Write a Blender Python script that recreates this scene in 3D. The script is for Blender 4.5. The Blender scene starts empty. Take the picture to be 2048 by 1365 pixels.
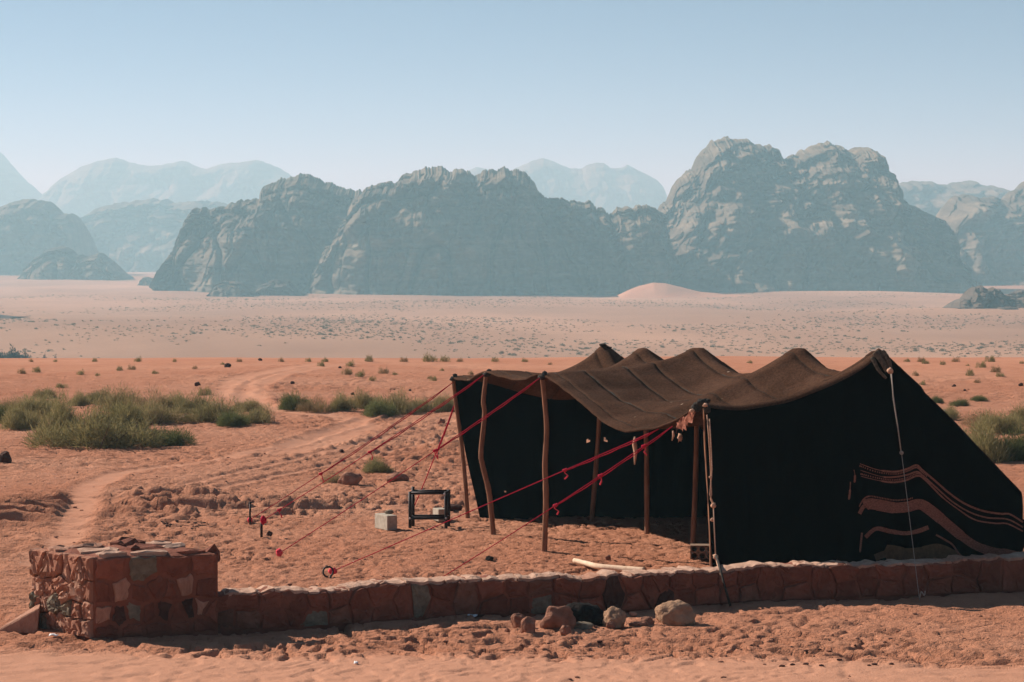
import bpy, bmesh, math, random
import numpy as np
from mathutils import Vector

R = math.radians
SC = bpy.context.scene
COL = SC.collection

# ------------------------------------------------------------------ camera
FPX, CAMH, PITCH = 5120.0, 3.62, math.atan(162.5 / 5120.0)
cam_d = bpy.data.cameras.new('camera')
cam_d.sensor_width = 36.0
cam_d.lens = 36.0 * FPX / 2048.0
cam_d.clip_start = 0.5
cam_d.clip_end = 20000.0
cam = bpy.data.objects.new('camera', cam_d)
cam.location = (0, 0, CAMH)
cam.rotation_euler = (math.pi / 2 - PITCH, 0, 0)
COL.objects.link(cam)
SC.camera = cam

# ------------------------------------------------------------------ sky, sun, exposure
SUN_EL, SUN_A = R(33.0), R(32.0)           # sun at the left, a little behind the scene
to_sun = Vector((-math.cos(SUN_EL) * math.cos(SUN_A), math.cos(SUN_EL) * math.sin(SUN_A), math.sin(SUN_EL)))
world = bpy.data.worlds.new('World')
SC.world = world
world.use_nodes = True
wn, wl = world.node_tree.nodes, world.node_tree.links
wn.clear()
wo = wn.new('ShaderNodeOutputWorld')
bg = wn.new('ShaderNodeBackground')
sky = wn.new('ShaderNodeTexSky')
sky.sky_type = 'NISHITA'
sky.sun_disc = False
sky.sun_elevation = SUN_EL
sky.sun_rotation = math.atan2(to_sun.x, to_sun.y)
sky.altitude = 900.0
sky.air_density = 1.0
sky.dust_density = 0.1
sky.ozone_density = 1.6
bg.inputs['Strength'].default_value = 0.07
wtc = wn.new('ShaderNodeTexCoord')
wmp = wn.new('ShaderNodeMapping')
wmp.inputs['Scale'].default_value = (1, 1, 3.4)      # a thin hazy layer: the blue begins low over the horizon
wl.new(wtc.outputs['Generated'], wmp.inputs['Vector'])
wl.new(wmp.outputs[0], sky.inputs['Vector'])
wl.new(sky.outputs[0], bg.inputs['Color'])
wl.new(bg.outputs[0], wo.inputs['Surface'])
sun_d = bpy.data.lights.new('sun', 'SUN')
sun_d.energy = 4.9
sun_d.angle = R(0.55)
sun_d.color = (1.0, 0.92, 0.83)
sun = bpy.data.objects.new('sun', sun_d)
sun.rotation_euler = (-to_sun).to_track_quat('-Z', 'Y').to_euler()
sun.location = (-30, 20, 40)
COL.objects.link(sun)
SC.view_settings.view_transform = 'Standard'
SC.view_settings.look = 'None'
SC.view_settings.gamma = 1.0
SC.view_settings.use_curve_mapping = False
SC.view_settings.exposure = 0.6
SC.render.engine = 'CYCLES'
SC.cycles.use_denoising = True
SC.cycles.max_bounces = 6
SC.cycles.volume_bounces = 2

# ------------------------------------------------------------------ helpers
def ray(px, py):
    cx, cy = (px - 1024.0) / FPX, (682.5 - py) / FPX
    return (cx, math.cos(PITCH) + cy * math.sin(PITCH), -math.sin(PITCH) + cy * math.cos(PITCH))
def P(px, py, D):                      # the point of the place seen there, at depth D
    d = ray(px, py); s = D / d[1]
    return Vector((d[0] * s, D, CAMH + d[2] * s))
def G(px, py, z=0.0):                  # the same on the level ground
    d = ray(px, py); s = (z - CAMH) / d[2]
    return Vector((d[0] * s, d[1] * s, z))

def _hash(ix, iy, iz, seed):
    h = (ix.astype(np.int64) * 374761393 + iy.astype(np.int64) * 668265263 + iz.astype(np.int64) * 2147483647 + seed * 974634777)
    h = (h ^ (h >> 13)) * 1274126177
    h = (h ^ (h >> 16)) & 0xffffffff
    return h
def noise2(x, y, seed=0):
    x = np.asarray(x, float); y = np.asarray(y, float)
    ix, iy = np.floor(x), np.floor(y); fx, fy = x - ix, y - iy
    u, v = fx * fx * fx * (fx * (fx * 6 - 15) + 10), fy * fy * fy * (fy * (fy * 6 - 15) + 10)
    out = 0
    for dx in (0, 1):
        for dy in (0, 1):
            a = _hash(ix + dx, iy + dy, ix * 0, seed) * (2 * math.pi / 4294967296.0)
            g = np.cos(a) * (fx - dx) + np.sin(a) * (fy - dy)
            out = out + g * (u if dx else 1 - u) * (v if dy else 1 - v)
    return out * 1.5
def noise3(x, y, z, seed=0):
    ix, iy, iz = np.floor(x), np.floor(y), np.floor(z); fx, fy, fz = x - ix, y - iy, z - iz
    u, v, w = [f * f * f * (f * (f * 6 - 15) + 10) for f in (fx, fy, fz)]
    out = 0
    for dx in (0, 1):
        for dy in (0, 1):
            for dz in (0, 1):
                h = _hash(ix + dx, iy + dy, iz + dz, seed)
                gx = ((h & 1023) / 511.5 - 1); gy = (((h >> 10) & 1023) / 511.5 - 1); gz = (((h >> 20) & 1023) / 511.5 - 1)
                out = out + (gx * (fx - dx) + gy * (fy - dy) + gz * (fz - dz)) * (u if dx else 1 - u) * (v if dy else 1 - v) * (w if dz else 1 - w)
    return out * 1.3
def sstep(a, b, x):
    t = np.clip((x - a) / (b - a), 0, 1)
    return t * t * (3 - 2 * t)

def obj(name, me, mat=None, parent=None):
    o = bpy.data.objects.new(name, me)
    COL.objects.link(o)
    if mat is not None and me is not None and not me.materials:
        me.materials.append(mat)
    if parent is not None:
        o.parent = parent
    return o
def empty(name, loc=(0, 0, 0)):
    o = bpy.data.objects.new(name, None)
    o.empty_display_size = 0.2
    o.location = loc
    COL.objects.link(o)
    return o
def tag(o, label, cat, group=None):
    o['label'] = label; o['category'] = cat
    if group: o['group'] = group
    return o
def kind(o, k):
    o['kind'] = k
    return o
def mesh(name, verts, faces, smooth=True):
    me = bpy.data.meshes.new(name)
    me.from_pydata([tuple(v) for v in verts], [], faces)
    me.update()
    if smooth:
        me.polygons.foreach_set('use_smooth', [True] * len(me.polygons))
    return me
def grid_mesh(name, X, Y, Z, smooth=True, keep=None):
    n, m = X.shape
    me = bpy.data.meshes.new(name)
    co = np.stack([X, Y, Z], -1).reshape(-1, 3).astype(np.float32)
    i = np.arange((n - 1) * m).reshape(n - 1, m)[:, :-1].ravel()
    q = np.stack([i, i + 1, i + m + 1, i + m], -1).astype(np.int32)
    if keep is not None:
        q = q[keep.ravel()]
    me.vertices.add(len(co)); me.vertices.foreach_set('co', co.ravel())
    me.loops.add(q.size); me.loops.foreach_set('vertex_index', q.ravel())
    me.polygons.add(len(q)); me.polygons.foreach_set('loop_start', np.arange(len(q), dtype=np.int32) * 4)
    me.polygons.foreach_set('use_smooth', np.full(len(q), smooth))
    me.update(calc_edges=True)
    return me
def attr(me, name, arr):
    a = me.attributes.new(name, 'FLOAT', 'POINT')
    a.data.foreach_set('value', np.asarray(arr, np.float32).ravel())
def merge(parts):                     # [(verts, faces), ...] of ONE piece
    V, F = [], []
    for v, f in parts:
        o = len(V); V += list(v); F += [tuple(i + o for i in q) for q in f]
    return V, F
def tube(pts, rad, n=8, cap=True, wob=0.0, seed=0):
    rnd = random.Random(seed)
    pts = [Vector(p) for p in pts]
    V, F = [], []
    up = Vector((0.3, 0.2, 1))
    prev = None
    for i, p in enumerate(pts):
        t = (pts[min(i + 1, len(pts) - 1)] - pts[max(i - 1, 0)]).normalized()
        if prev is None:
            a = t.cross(up if abs(t.dot(up.normalized())) < .9 else Vector((1, 0, 0))).normalized()
        else:
            a = (prev - t * prev.dot(t)).normalized()
        prev = a
        b = t.cross(a)
        r = rad[i] if isinstance(rad, (list, tuple)) else rad
        for k in range(n):
            an = 2 * math.pi * k / n
            rr = r * (1 + wob * rnd.uniform(-1, 1))
            V.append(p + a * math.cos(an) * rr + b * math.sin(an) * rr)
    for i in range(len(pts) - 1):
        for k in range(n):
            F.append((i * n + k, i * n + (k + 1) % n, (i + 1) * n + (k + 1) % n, (i + 1) * n + k))
    if cap:
        F.append(tuple(range(n - 1, -1, -1)))
        F.append(tuple(range((len(pts) - 1) * n, len(pts) * n)))
    return V, F
def spline(pts, n):                   # Catmull-Rom through pts
    pts = [Vector(p) for p in pts]
    out = []
    for i in range(len(pts) - 1):
        p0, p1, p2, p3 = pts[max(i - 1, 0)], pts[i], pts[i + 1], pts[min(i + 2, len(pts) - 1)]
        for k in range(n):
            t = k / n
            out.append(.5 * ((2 * p1) + (p2 - p0) * t + (2 * p0 - 5 * p1 + 4 * p2 - p3) * t * t + (3 * p1 - p0 - 3 * p2 + p3) * t ** 3))
    out.append(pts[-1])
    return out
def box(c, s, rz=0.0):
    V = []
    for dz in (-.5, .5):
        for dx, dy in ((-.5, -.5), (.5, -.5), (.5, .5), (-.5, .5)):
            x, y = dx * s[0], dy * s[1]
            V.append(Vector((c[0] + x * math.cos(rz) - y * math.sin(rz), c[1] + x * math.sin(rz) + y * math.cos(rz), c[2] + dz * s[2])))
    return V, [(3, 2, 1, 0), (4, 5, 6, 7), (0, 1, 5, 4), (1, 2, 6, 5), (2, 3, 7, 6), (3, 0, 4, 7)]
def lump(center, rad, seed, sub=2, rough=.25):
    bm = bmesh.new()
    bmesh.ops.create_icosphere(bm, subdivisions=sub, radius=1)
    co = np.array([v.co[:] for v in bm.verts])
    F = [tuple(v.index for v in f.verts) for f in bm.faces]
    bm.free()
    d = 1 + rough * noise3(co[:, 0] * 1.7 + seed, co[:, 1] * 1.7, co[:, 2] * 1.7, seed)
    co = co * d[:, None] * np.array(rad if hasattr(rad, '__len__') else (rad,) * 3)
    return [Vector(c) + Vector(center) for c in co], F

# ------------------------------------------------------------------ materials
def new_mat(name):
    m = bpy.data.materials.new(name)
    m.use_nodes = True
    nt = m.node_tree
    nt.nodes.clear()
    out = nt.nodes.new('ShaderNodeOutputMaterial')
    b = nt.nodes.new('ShaderNodeBsdfPrincipled')
    b.inputs['Specular IOR Level'].default_value = 0.15
    b.inputs['Roughness'].default_value = 0.9
    nt.links.new(b.outputs[0], out.inputs['Surface'])
    return m, nt, b
def nd(nt, t, **kw):
    n = nt.nodes.new(t)
    for k, v in kw.items():
        setattr(n, k, v)
    return n
def noise_node(nt, vec, scale, detail=4, rough=.55):
    n = nd(nt, 'ShaderNodeTexNoise')
    n.inputs['Scale'].default_value = scale
    n.inputs['Detail'].default_value = detail
    n.inputs['Roughness'].default_value = rough
    nt.links.new(vec, n.inputs['Vector'])
    return n.outputs['Fac']
def ramp(nt, fac, stops):
    r = nd(nt, 'ShaderNodeValToRGB')
    el = r.color_ramp.elements
    while len(el) < len(stops):
        el.new(.5)
    for e, (p, c) in zip(el, stops):
        e.position = p
        e.color = (*c, 1) if len(c) == 3 else c
    nt.links.new(fac, r.inputs[0])
    return r.outputs[0]
def mixc(nt, fac, a, b, mode='MIX'):
    m = nd(nt, 'ShaderNodeMix', data_type='RGBA', blend_type=mode)
    for s, v in ((0, fac), (6, a), (7, b)):
        if hasattr(v, 'is_linked') or hasattr(v, 'links'):
            nt.links.new(v, m.inputs[s])
        else:
            m.inputs[s].default_value = v if s == 0 else (*v, 1)
    return m.outputs[2]
def bump(nt, b, h, dist, strength=1.0, prev=None):
    n = nd(nt, 'ShaderNodeBump')
    n.inputs['Distance'].default_value = dist
    if hasattr(strength, 'links'):
        nt.links.new(strength, n.inputs['Strength'])
    else:
        n.inputs['Strength'].default_value = strength
    nt.links.new(h, n.inputs['Height'])
    if prev is not None:
        nt.links.new(prev, n.inputs['Normal'])
    nt.links.new(n.outputs[0], b.inputs['Normal'])
    return n.outputs[0]
def simple(name, c1, c2, scale, bdist=0.004, rough=.9, coord='Object', stretch=(1, 1, 1), vary=0.0, detail=5, spec=.15):
    m, nt, b = new_mat(name)
    tc = nd(nt, 'ShaderNodeTexCoord')
    mp = nd(nt, 'ShaderNodeMapping')
    mp.inputs['Scale'].default_value = stretch
    nt.links.new(tc.outputs[coord], mp.inputs['Vector'])
    f = noise_node(nt, mp.outputs[0], scale, detail, .6)
    c = ramp(nt, f, [(.3, c1), (.7, c2)])
    if vary:
        oi = nd(nt, 'ShaderNodeObjectInfo')
        hs = nd(nt, 'ShaderNodeHueSaturation')
        mr = nd(nt, 'ShaderNodeMapRange')
        mr.inputs['To Min'].default_value = 1 - vary
        mr.inputs['To Max'].default_value = 1 + vary
        nt.links.new(oi.outputs['Random'], mr.inputs['Value'])
        nt.links.new(mr.outputs[0], hs.inputs['Value'])
        nt.links.new(c, hs.inputs['Color'])
        c = hs.outputs[0]
    nt.links.new(c, b.inputs['Base Color'])
    b.inputs['Roughness'].default_value = rough
    b.inputs['Specular IOR Level'].default_value = spec
    if bdist:
        f2 = noise_node(nt, mp.outputs[0], scale * 3.1, 6, .65)
        bump(nt, b, f2, bdist)
    return m

SAND_N, SAND_L = (0.46, 0.21, 0.122), (0.525, 0.262, 0.16)
def make_sand():
    m, nt, b = new_mat('sand')
    geo = nd(nt, 'ShaderNodeNewGeometry')
    sep = nd(nt, 'ShaderNodeSeparateXYZ')
    nt.links.new(geo.outputs['Position'], sep.inputs[0])
    pos = geo.outputs['Position']
    n1 = noise_node(nt, pos, .18, 5, .6)
    n2 = noise_node(nt, pos, 2.6, 6, .7)
    near = ramp(nt, n1, [(.3, (.43, .184, .103)), (.5, SAND_N), (.72, SAND_L)])
    fine = ramp(nt, n2, [(.25, (.80, .76, .72)), (.55, (1, 1, 1)), (.8, (1.10, 1.12, 1.14))])
    near = mixc(nt, .8, near, fine, 'MULTIPLY')
    tr = nd(nt, 'ShaderNodeAttribute', attribute_name='packed')
    near = mixc(nt, tr.outputs['Fac'], near, (.51, .264, .164))
    mpf = nd(nt, 'ShaderNodeMapping')
    mpf.inputs['Scale'].default_value = (.006, .0022, .006)
    nt.links.new(pos, mpf.inputs['Vector'])
    n3 = noise_node(nt, mpf.outputs[0], 1.0, 7, .62)
    far = ramp(nt, n3, [(.32, (.27, .155, .095)), (.5, (.37, .215, .132)), (.68, (.50, .295, .185))])
    mr = nd(nt, 'ShaderNodeMapRange')
    mr.inputs['From Min'].default_value = 100
    mr.inputs['From Max'].default_value = 240
    nt.links.new(sep.outputs['Y'], mr.inputs['Value'])
    c = mixc(nt, mr.outputs[0], near, far)
    nt.links.new(c, b.inputs['Base Color'])
    b.inputs['Specular IOR Level'].default_value = .05
    b.inputs['Roughness'].default_value = 1
    rg = nd(nt, 'ShaderNodeAttribute', attribute_name='rough')
    h1 = noise_node(nt, pos, 9.0, 5, .7)
    p = bump(nt, b, h1, .08, rg.outputs['Fac'])
    h2 = noise_node(nt, pos, 60.0, 3, .6)
    bump(nt, b, h2, .009, .7, p)
    return m
MAT = {}
MAT['sand'] = make_sand()

def make_rock(name, c1, c2, c3, scale, strata, bdist):
    m, nt, b = new_mat(name)
    geo = nd(nt, 'ShaderNodeNewGeometry')
    mp = nd(nt, 'ShaderNodeMapping')
    mp.inputs['Scale'].default_value = (scale * .25, scale * .25, scale * strata)
    nt.links.new(geo.outputs['Position'], mp.inputs['Vector'])
    f = noise_node(nt, mp.outputs[0], 1.0, 8, .65)
    mp2 = nd(nt, 'ShaderNodeMapping')
    mp2.inputs['Scale'].default_value = (scale * 1.6, scale * 1.6, scale * .22)
    nt.links.new(geo.outputs['Position'], mp2.inputs['Vector'])
    f2 = noise_node(nt, mp2.outputs[0], 1.0, 6, .6)
    c = ramp(nt, f, [(.3, c1), (.5, c2), (.72, c3)])
    st = ramp(nt, f2, [(.35, (.62, .58, .56)), (.6, (1.05, 1.05, 1.05))])
    c = mixc(nt, .8, c, st, 'MULTIPLY')
    nt.links.new(c, b.inputs['Base Color'])
    p = bump(nt, b, f, bdist, 1.0)
    bump(nt, b, f2, bdist * .8, .8, p)
    return m
MAT['cliff'] = make_rock('cliff_sandstone', (.065, .052, .034), (.13, .104, .068), (.25, .205, .13), .06, 2.2, 2.0)
MAT['dark_cliff'] = make_rock('dark_outcrop', (.05, .038, .028), (.10, .075, .052), (.17, .125, .085), .2, 2.2, .4)
MAT['dune'] = simple('dune_sand', (.42, .21, .12), (.49, .26, .15), .05, .3)
MAT['boulder'] = simple('boulder_stone', (.22, .095, .058), (.40, .195, .122), 9, .03, vary=.15)
MAT['tan_boulder'] = simple('tan_boulder_stone', (.28, .155, .09), (.48, .30, .18), 9, .03)
MAT['soot'] = simple('sooty_stone', (.004, .0035, .003), (.022, .014, .011), 9, .04)
MAT['grey_stone'] = simple('grey_stone', (.13, .098, .062), (.25, .205, .14), 14, .012, vary=.15)
MAT['dark_stone'] = simple('dark_stone', (.045, .022, .016), (.10, .045, .03), 10, .01, vary=.2)
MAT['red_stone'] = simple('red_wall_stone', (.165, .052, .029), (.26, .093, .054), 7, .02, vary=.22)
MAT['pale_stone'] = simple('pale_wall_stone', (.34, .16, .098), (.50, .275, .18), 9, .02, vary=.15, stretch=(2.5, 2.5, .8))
MAT['red_lit'] = simple('sunlit_red_wall_stone', (.32, .13, .075), (.46, .22, .135), 8, .022, vary=.15, stretch=(2.5, 2.5, .7))  # lighter copy of the red stone: sunlight on the pier end put into colour
MAT['brown_stone'] = simple('brown_wall_stone', (.15, .064, .038), (.23, .105, .066), 8, .02, vary=.2)
MAT['mortar'] = simple('red_mortar', (.18, .06, .034), (.28, .104, .061), 6, .02)
MAT['cap'] = simple('pale_cap_mortar', (.36, .20, .13), (.56, .37, .26), 8, .015, vary=.12)
MAT['wood'] = simple('pole_wood', (.17, .072, .038), (.36, .18, .10), 9, .006, stretch=(3, 3, .35))
MAT['bleached'] = simple('bleached_wood', (.62, .44, .29), (.80, .62, .44), 9, .006)
MAT['shaded_black_cloth'] = simple('shaded_goat_hair', (.0010, .0008, .0007), (.0022, .0016, .0013), 14, .004, rough=1, spec=.02)  # black tent cloth; the deep shade on the walls is put into its colour
MAT['red_rope'] = simple('red_rope', (.36, .006, .024), (.56, .014, .05), 60, .002)
MAT['pink_rope'] = simple('frayed_red_rope', (.62, .03, .06), (.85, .10, .12), 60, .002)
MAT['beige_rope'] = simple('beige_rope', (.42, .23, .14), (.62, .40, .27), 60, .002)
MAT['white_rope'] = simple('pale_rope', (.25, .21, .17), (.42, .36, .29), 60, .002)
MAT['dark_rope'] = simple('dark_rope', (.02, .018, .014), (.06, .05, .04), 60, .002)
MAT['iron'] = simple('dark_iron', (.012, .008, .007), (.035, .022, .018), 30, .002, rough=.6, spec=.3)
MAT['worn_metal'] = simple('worn_bare_metal', (.45, .42, .40), (.65, .62, .60), 30, .001, rough=.5, spec=.5)
MAT['concrete'] = simple('concrete', (.33, .285, .215), (.50, .44, .345), 16, .006)
MAT['hollow_block'] = simple('hollow_block_clay', (.20, .135, .095), (.33, .235, .165), 18, .006)
MAT['stripe'] = simple('woven_stripe', (.13, .05, .032), (.42, .17, .11), 55, .006, spec=.02, stretch=(1, 1, 2.5))
MAT['olive_cloth'] = simple('olive_cloth', (.12, .062, .032), (.21, .112, .058), 20, .004, spec=.02)
MAT['white_scrap'] = simple('white_scrap', (.7, .66, .62), (.85, .82, .78), 20, .001)
MAT['torn_cloth'] = simple('torn_cloth', (.14, .04, .022), (.34, .13, .08), 26, .01)
def make_roof_cloth():
    m, nt, b = new_mat('roof_cloth')
    tc = nd(nt, 'ShaderNodeTexCoord')
    o = tc.outputs['Object']
    a = noise_node(nt, o, 1.3, 6, .65)
    f = noise_node(nt, o, 38, 4, .7)
    c = ramp(nt, a, [(.3, (.050, .025, .0145)), (.5, (.078, .040, .024)), (.72, (.112, .060, .038))])
    g = ramp(nt, f, [(.3, (.55, .55, .55)), (.7, (1.35, 1.33, 1.3))])
    c = mixc(nt, .9, c, g, 'MULTIPLY')
    v = nd(nt, 'ShaderNodeTexVoronoi')
    v.inputs['Scale'].default_value = 5.2
    nt.links.new(o, v.inputs['Vector'])
    fl = ramp(nt, v.outputs['Distance'], [(.07, (1, 1, 1)), (.11, (0, 0, 0))])
    gate = ramp(nt, noise_node(nt, o, 1.9, 3, .6), [(.52, (0, 0, 0)), (.6, (1, 1, 1))])
    fl = mixc(nt, 1.0, fl, gate, 'MULTIPLY')
    c = mixc(nt, fl, c, (.45, .36, .28))
    nt.links.new(c, b.inputs['Base Color'])
    b.inputs['Roughness'].default_value = 1
    b.inputs['Specular IOR Level'].default_value = .03
    wv = nd(nt, 'ShaderNodeTexWave')
    wv.inputs['Scale'].default_value = 30
    wv.inputs['Distortion'].default_value = 3
    nt.links.new(o, wv.inputs['Vector'])
    p = bump(nt, b, f, .012, 1.0)
    f3 = noise_node(nt, o, 150, 2, .6)
    bump(nt, b, f3, .006, 1.0, p)
    return m
MAT['roof_cloth'] = make_roof_cloth()
def make_leaf(name, stops):
    m, nt, b = new_mat(name)
    geo = nd(nt, 'ShaderNodeNewGeometry')
    oi = nd(nt, 'ShaderNodeObjectInfo')
    ad = nd(nt, 'ShaderNodeMath', operation='MULTIPLY_ADD')
    nt.links.new(oi.outputs['Random'], ad.inputs[0])
    ad.inputs[1].default_value = .35
    rm = nd(nt, 'ShaderNodeMath', operation='MULTIPLY')
    nt.links.new(geo.outputs['Random Per Island'], rm.inputs[0])
    rm.inputs[1].default_value = .65
    nt.links.new(rm.outputs[0], ad.inputs[2])
    c = ramp(nt, ad.outputs[0], stops)
    nt.links.new(c, b.inputs['Base Color'])
    b.inputs['Roughness'].default_value = .8
    b.inputs['Specular IOR Level'].default_value = .1
    tl = nd(nt, 'ShaderNodeBsdfTranslucent')
    nt.links.new(c, tl.inputs['Color'])
    mx = nd(nt, 'ShaderNodeMixShader')
    mx.inputs[0].default_value = .4
    nt.links.new(b.outputs[0], mx.inputs[1]); nt.links.new(tl.outputs[0], mx.inputs[2])
    nt.links.new(mx.outputs[0], [n for n in nt.nodes if n.type == 'OUTPUT_MATERIAL'][0].inputs['Surface'])
    return m
MAT['leaf'] = make_leaf('shrub_leaf', [(.0, (.14, .125, .05)), (.35, (.22, .195, .08)), (.7, (.31, .255, .115)), (1, (.42, .30, .16))])
MAT['green_leaf'] = make_leaf('green_shrub_leaf', [(.0, (.065, .08, .026)), (.5, (.12, .135, .048)), (1, (.19, .19, .08))])
MAT['dry_leaf'] = make_leaf('dry_shrub_leaf', [(.0, (.17, .13, .06)), (.5, (.29, .20, .10)), (1, (.40, .26, .14))])
MAT['scrub'] = make_leaf('far_scrub_leaf', [(.0, (.11, .105, .06)), (.5, (.18, .16, .09)), (1, (.26, .21, .13))])
MAT['tree_leaf'] = make_leaf('dark_tree_leaf', [(.0, (.018, .026, .012)), (1, (.05, .06, .028))])
MAT['bark'] = simple('bark', (.07, .045, .03), (.14, .09, .06), 8, .01)

# ------------------------------------------------------------------ terrain
def seg_dist(X, Y, pts):
    d = np.full(X.shape, 1e9)
    for a, b in zip(pts[:-1], pts[1:]):
        ax, ay, bx, by = a[0], a[1], b[0], b[1]
        L = (bx - ax) ** 2 + (by - ay) ** 2
        t = np.clip(((X - ax) * (bx - ax) + (Y - ay) * (by - ay)) / L, 0, 1)
        d = np.minimum(d, np.hypot(X - ax - t * (bx - ax), Y - ay - t * (by - ay)))
    return d
def gl(pxs):
    return [tuple(G(*p))[:2] for p in pxs]
TRACKS = [   # ground polylines of wheel tracks, half width, depth
    (gl([(70, 1130), (130, 1078), (150, 1035), (165, 1000), (182, 970), (230, 948), (330, 932), (450, 915), (560, 890), (680, 852), (740, 832)]), .25, .028),
    (gl([(300, 985), (420, 958), (560, 925), (680, 895), (800, 862), (900, 838)]), .16, .035),
    (gl([(430, 980), (560, 950), (720, 915), (860, 880), (930, 858)]), .14, .03),
    (gl([(560, 905), (650, 878), (720, 850), (700, 832), (600, 824), (540, 815), (485, 800), (462, 785), (470, 768), (520, 752), (585, 740), (640, 731)]), .5, .03),
    (gl([(520, 812), (500, 795), (512, 772), (560, 754), (625, 740), (700, 730)]), .4, .03),
]
def crest(x):
    return 91.0 + 1.2 * noise2(np.asarray(x) * .05, np.asarray(x) * 0 + 3.3, 5)
def base_height(X, Y):                # the lie of the land without its small relief
    z = .10 * noise2(X * .07, Y * .05, 11) * sstep(38, 60, Y) + .02 * noise2(X * .3, Y * .2, 12)
    c = crest(X)
    z = z - 15.0 * sstep(0, 190, Y - c) - .012 * np.clip(Y - c, 0, 30)
    far = sstep(250, 420, Y)
    z = z + far * (1.6 * noise2(X * .006, Y * .0032, 13) + .5 * noise2(X * .02, Y * .008, 14))
    left = np.exp(-((X + 125) / 90) ** 2 - ((Y - 640) / 120) ** 2)
    z = z + 2.6 * left + 2.0 * np.exp(-((X - 180) / 60) ** 2 - ((Y - 920) / 70) ** 2)
    z = z + 5.0 * sstep(1300, 2000, Y) * sstep(-120, -320, X)
    return z
def relief(X, Y):
    near = 1 - sstep(70, 100, Y)
    road = sstep(23.8, 23.0, Y + .16 * X * 0 + .28 * noise2(X * .35, Y * .3, 21) + .10 * np.clip(X + 1, 0, 20))
    packed = np.zeros(X.shape)
    rut = np.zeros(X.shape)
    for pts, hw, dep in TRACKS:
        jit = 1 + .3 * noise2(X * .8, Y * .8, 31)
        d = seg_dist(X, Y, pts) / (hw * jit)
        m = (1 - sstep(.45, 1.25, d)) * (.8 + .35 * noise2(X * 1.7, Y * 1.2, 32))
        packed = np.maximum(packed, m)
        rut = rut - dep * m + dep * .9 * np.exp(-((d - 1.35) / .3) ** 2)
    wide = (1 - sstep(.5, 1.6, seg_dist(X, Y, TRACKS[1][0]))) * .5
    packed_c = np.clip(np.maximum(packed * .6, wide * .7), 0, 1)
    packed_c = np.maximum(packed_c, .8 * road)
    rough = (1 - .85 * packed) * (1 - .8 * road) * near
    h = rut * near
    # trampled sand: pits with a steep far edge, lumps
    wx = X + .25 * noise2(X * 1.1, Y * 1.1, 41)
    wy = Y + .25 * noise2(X * 1.1, Y * 1.1, 42)
    big = noise2(wx * 1.25, wy * .9, 43)
    mid = noise2(wx * 3.9, wy * 3.6, 44)
    fin = noise2(wx * 9.0, wy * 7.6, 45)
    amp = .5 + .8 * sstep(-.35, .45, noise2(X * .30, Y * .2, 46))
    h = h + rough * amp * (.030 * big - .050 * sstep(.16, .28, mid) + .012 * mid - .036 * sstep(.16, .28, fin) + .009 * fin)
    h = h + .002 * noise2(X * .8, Y * 7.0, 47) * road
    # heaped ridges thrown up beside the wheel track
    ph = (Y + .08 * X + .4 * noise2(X * .35, Y * .3, 51)) * 1.35 + .25 * noise2(X * 1.2, Y * 1.0, 53)
    fr_ = ph - np.floor(ph)
    rid = np.where(fr_ < .2, fr_ / .2, (1 - fr_) / .8) - .4
    m1 = np.exp(-((X + 7.1) / .75) ** 4 - ((Y - 37.2) / 2.4) ** 4)
    m2 = np.exp(-((X + 5.2) / .8) ** 4 - ((Y - 38.2) / 1.9) ** 4)
    m3 = np.exp(-((X + 3.5) / 1.3) ** 4 - ((Y - 37.8) / 1.3) ** 4) * .6
    m4 = np.exp(-((X - .5) / 5) ** 4 - ((Y - 50) / 6) ** 4) * .35 + np.exp(-((X + .6) / 1.6) ** 4 - ((Y - 39.2) / 1.4) ** 4) * .5
    h = h + .30 * (m1 + m2 + m3 + m4) * rid * (1 - packed) * (.8 + .5 * noise2(X * .9, Y * .6, 52))
    return h, packed_c, rough
def ground(x, y):
    return float(base_height(np.array([x]), np.array([y]))[0])
def G0(px, py):                       # ground point with the lie of the land
    g = G(px, py)
    for _ in range(3):
        g = G(px, py, ground(g.x, g.y))
    return g

ys = np.concatenate([[-50, -30, -15, -5, 3, 10, 15, 19], np.exp(np.linspace(math.log(20.5), math.log(104), 980)), np.exp(np.linspace(math.log(104.5), math.log(6800), 330))])
us = np.linspace(-1, 1, 561)
yy = np.maximum(ys, 20)[:, None]
XX = yy * (.27 * us)[None, :] + (us ** 9)[None, :] * (160 + .40 * yy)
YY = np.repeat(ys[:, None], len(us), 1)
hh, pk, rg = relief(XX, YY)
ZZ = base_height(XX, YY) + hh
gm = grid_mesh('desert_ground', XX, YY, ZZ)
attr(gm, 'packed', pk)
attr(gm, 'rough', rg)
kind(obj('desert_ground', gm, MAT['sand']), 'structure')
_ci = np.arange(len(ys))
def surf(x, y):                       # height of the sheet with its relief
    X, Y = np.array([x], float), np.array([y], float)
    return float((base_height(X, Y) + relief(X, Y)[0])[0])

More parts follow.
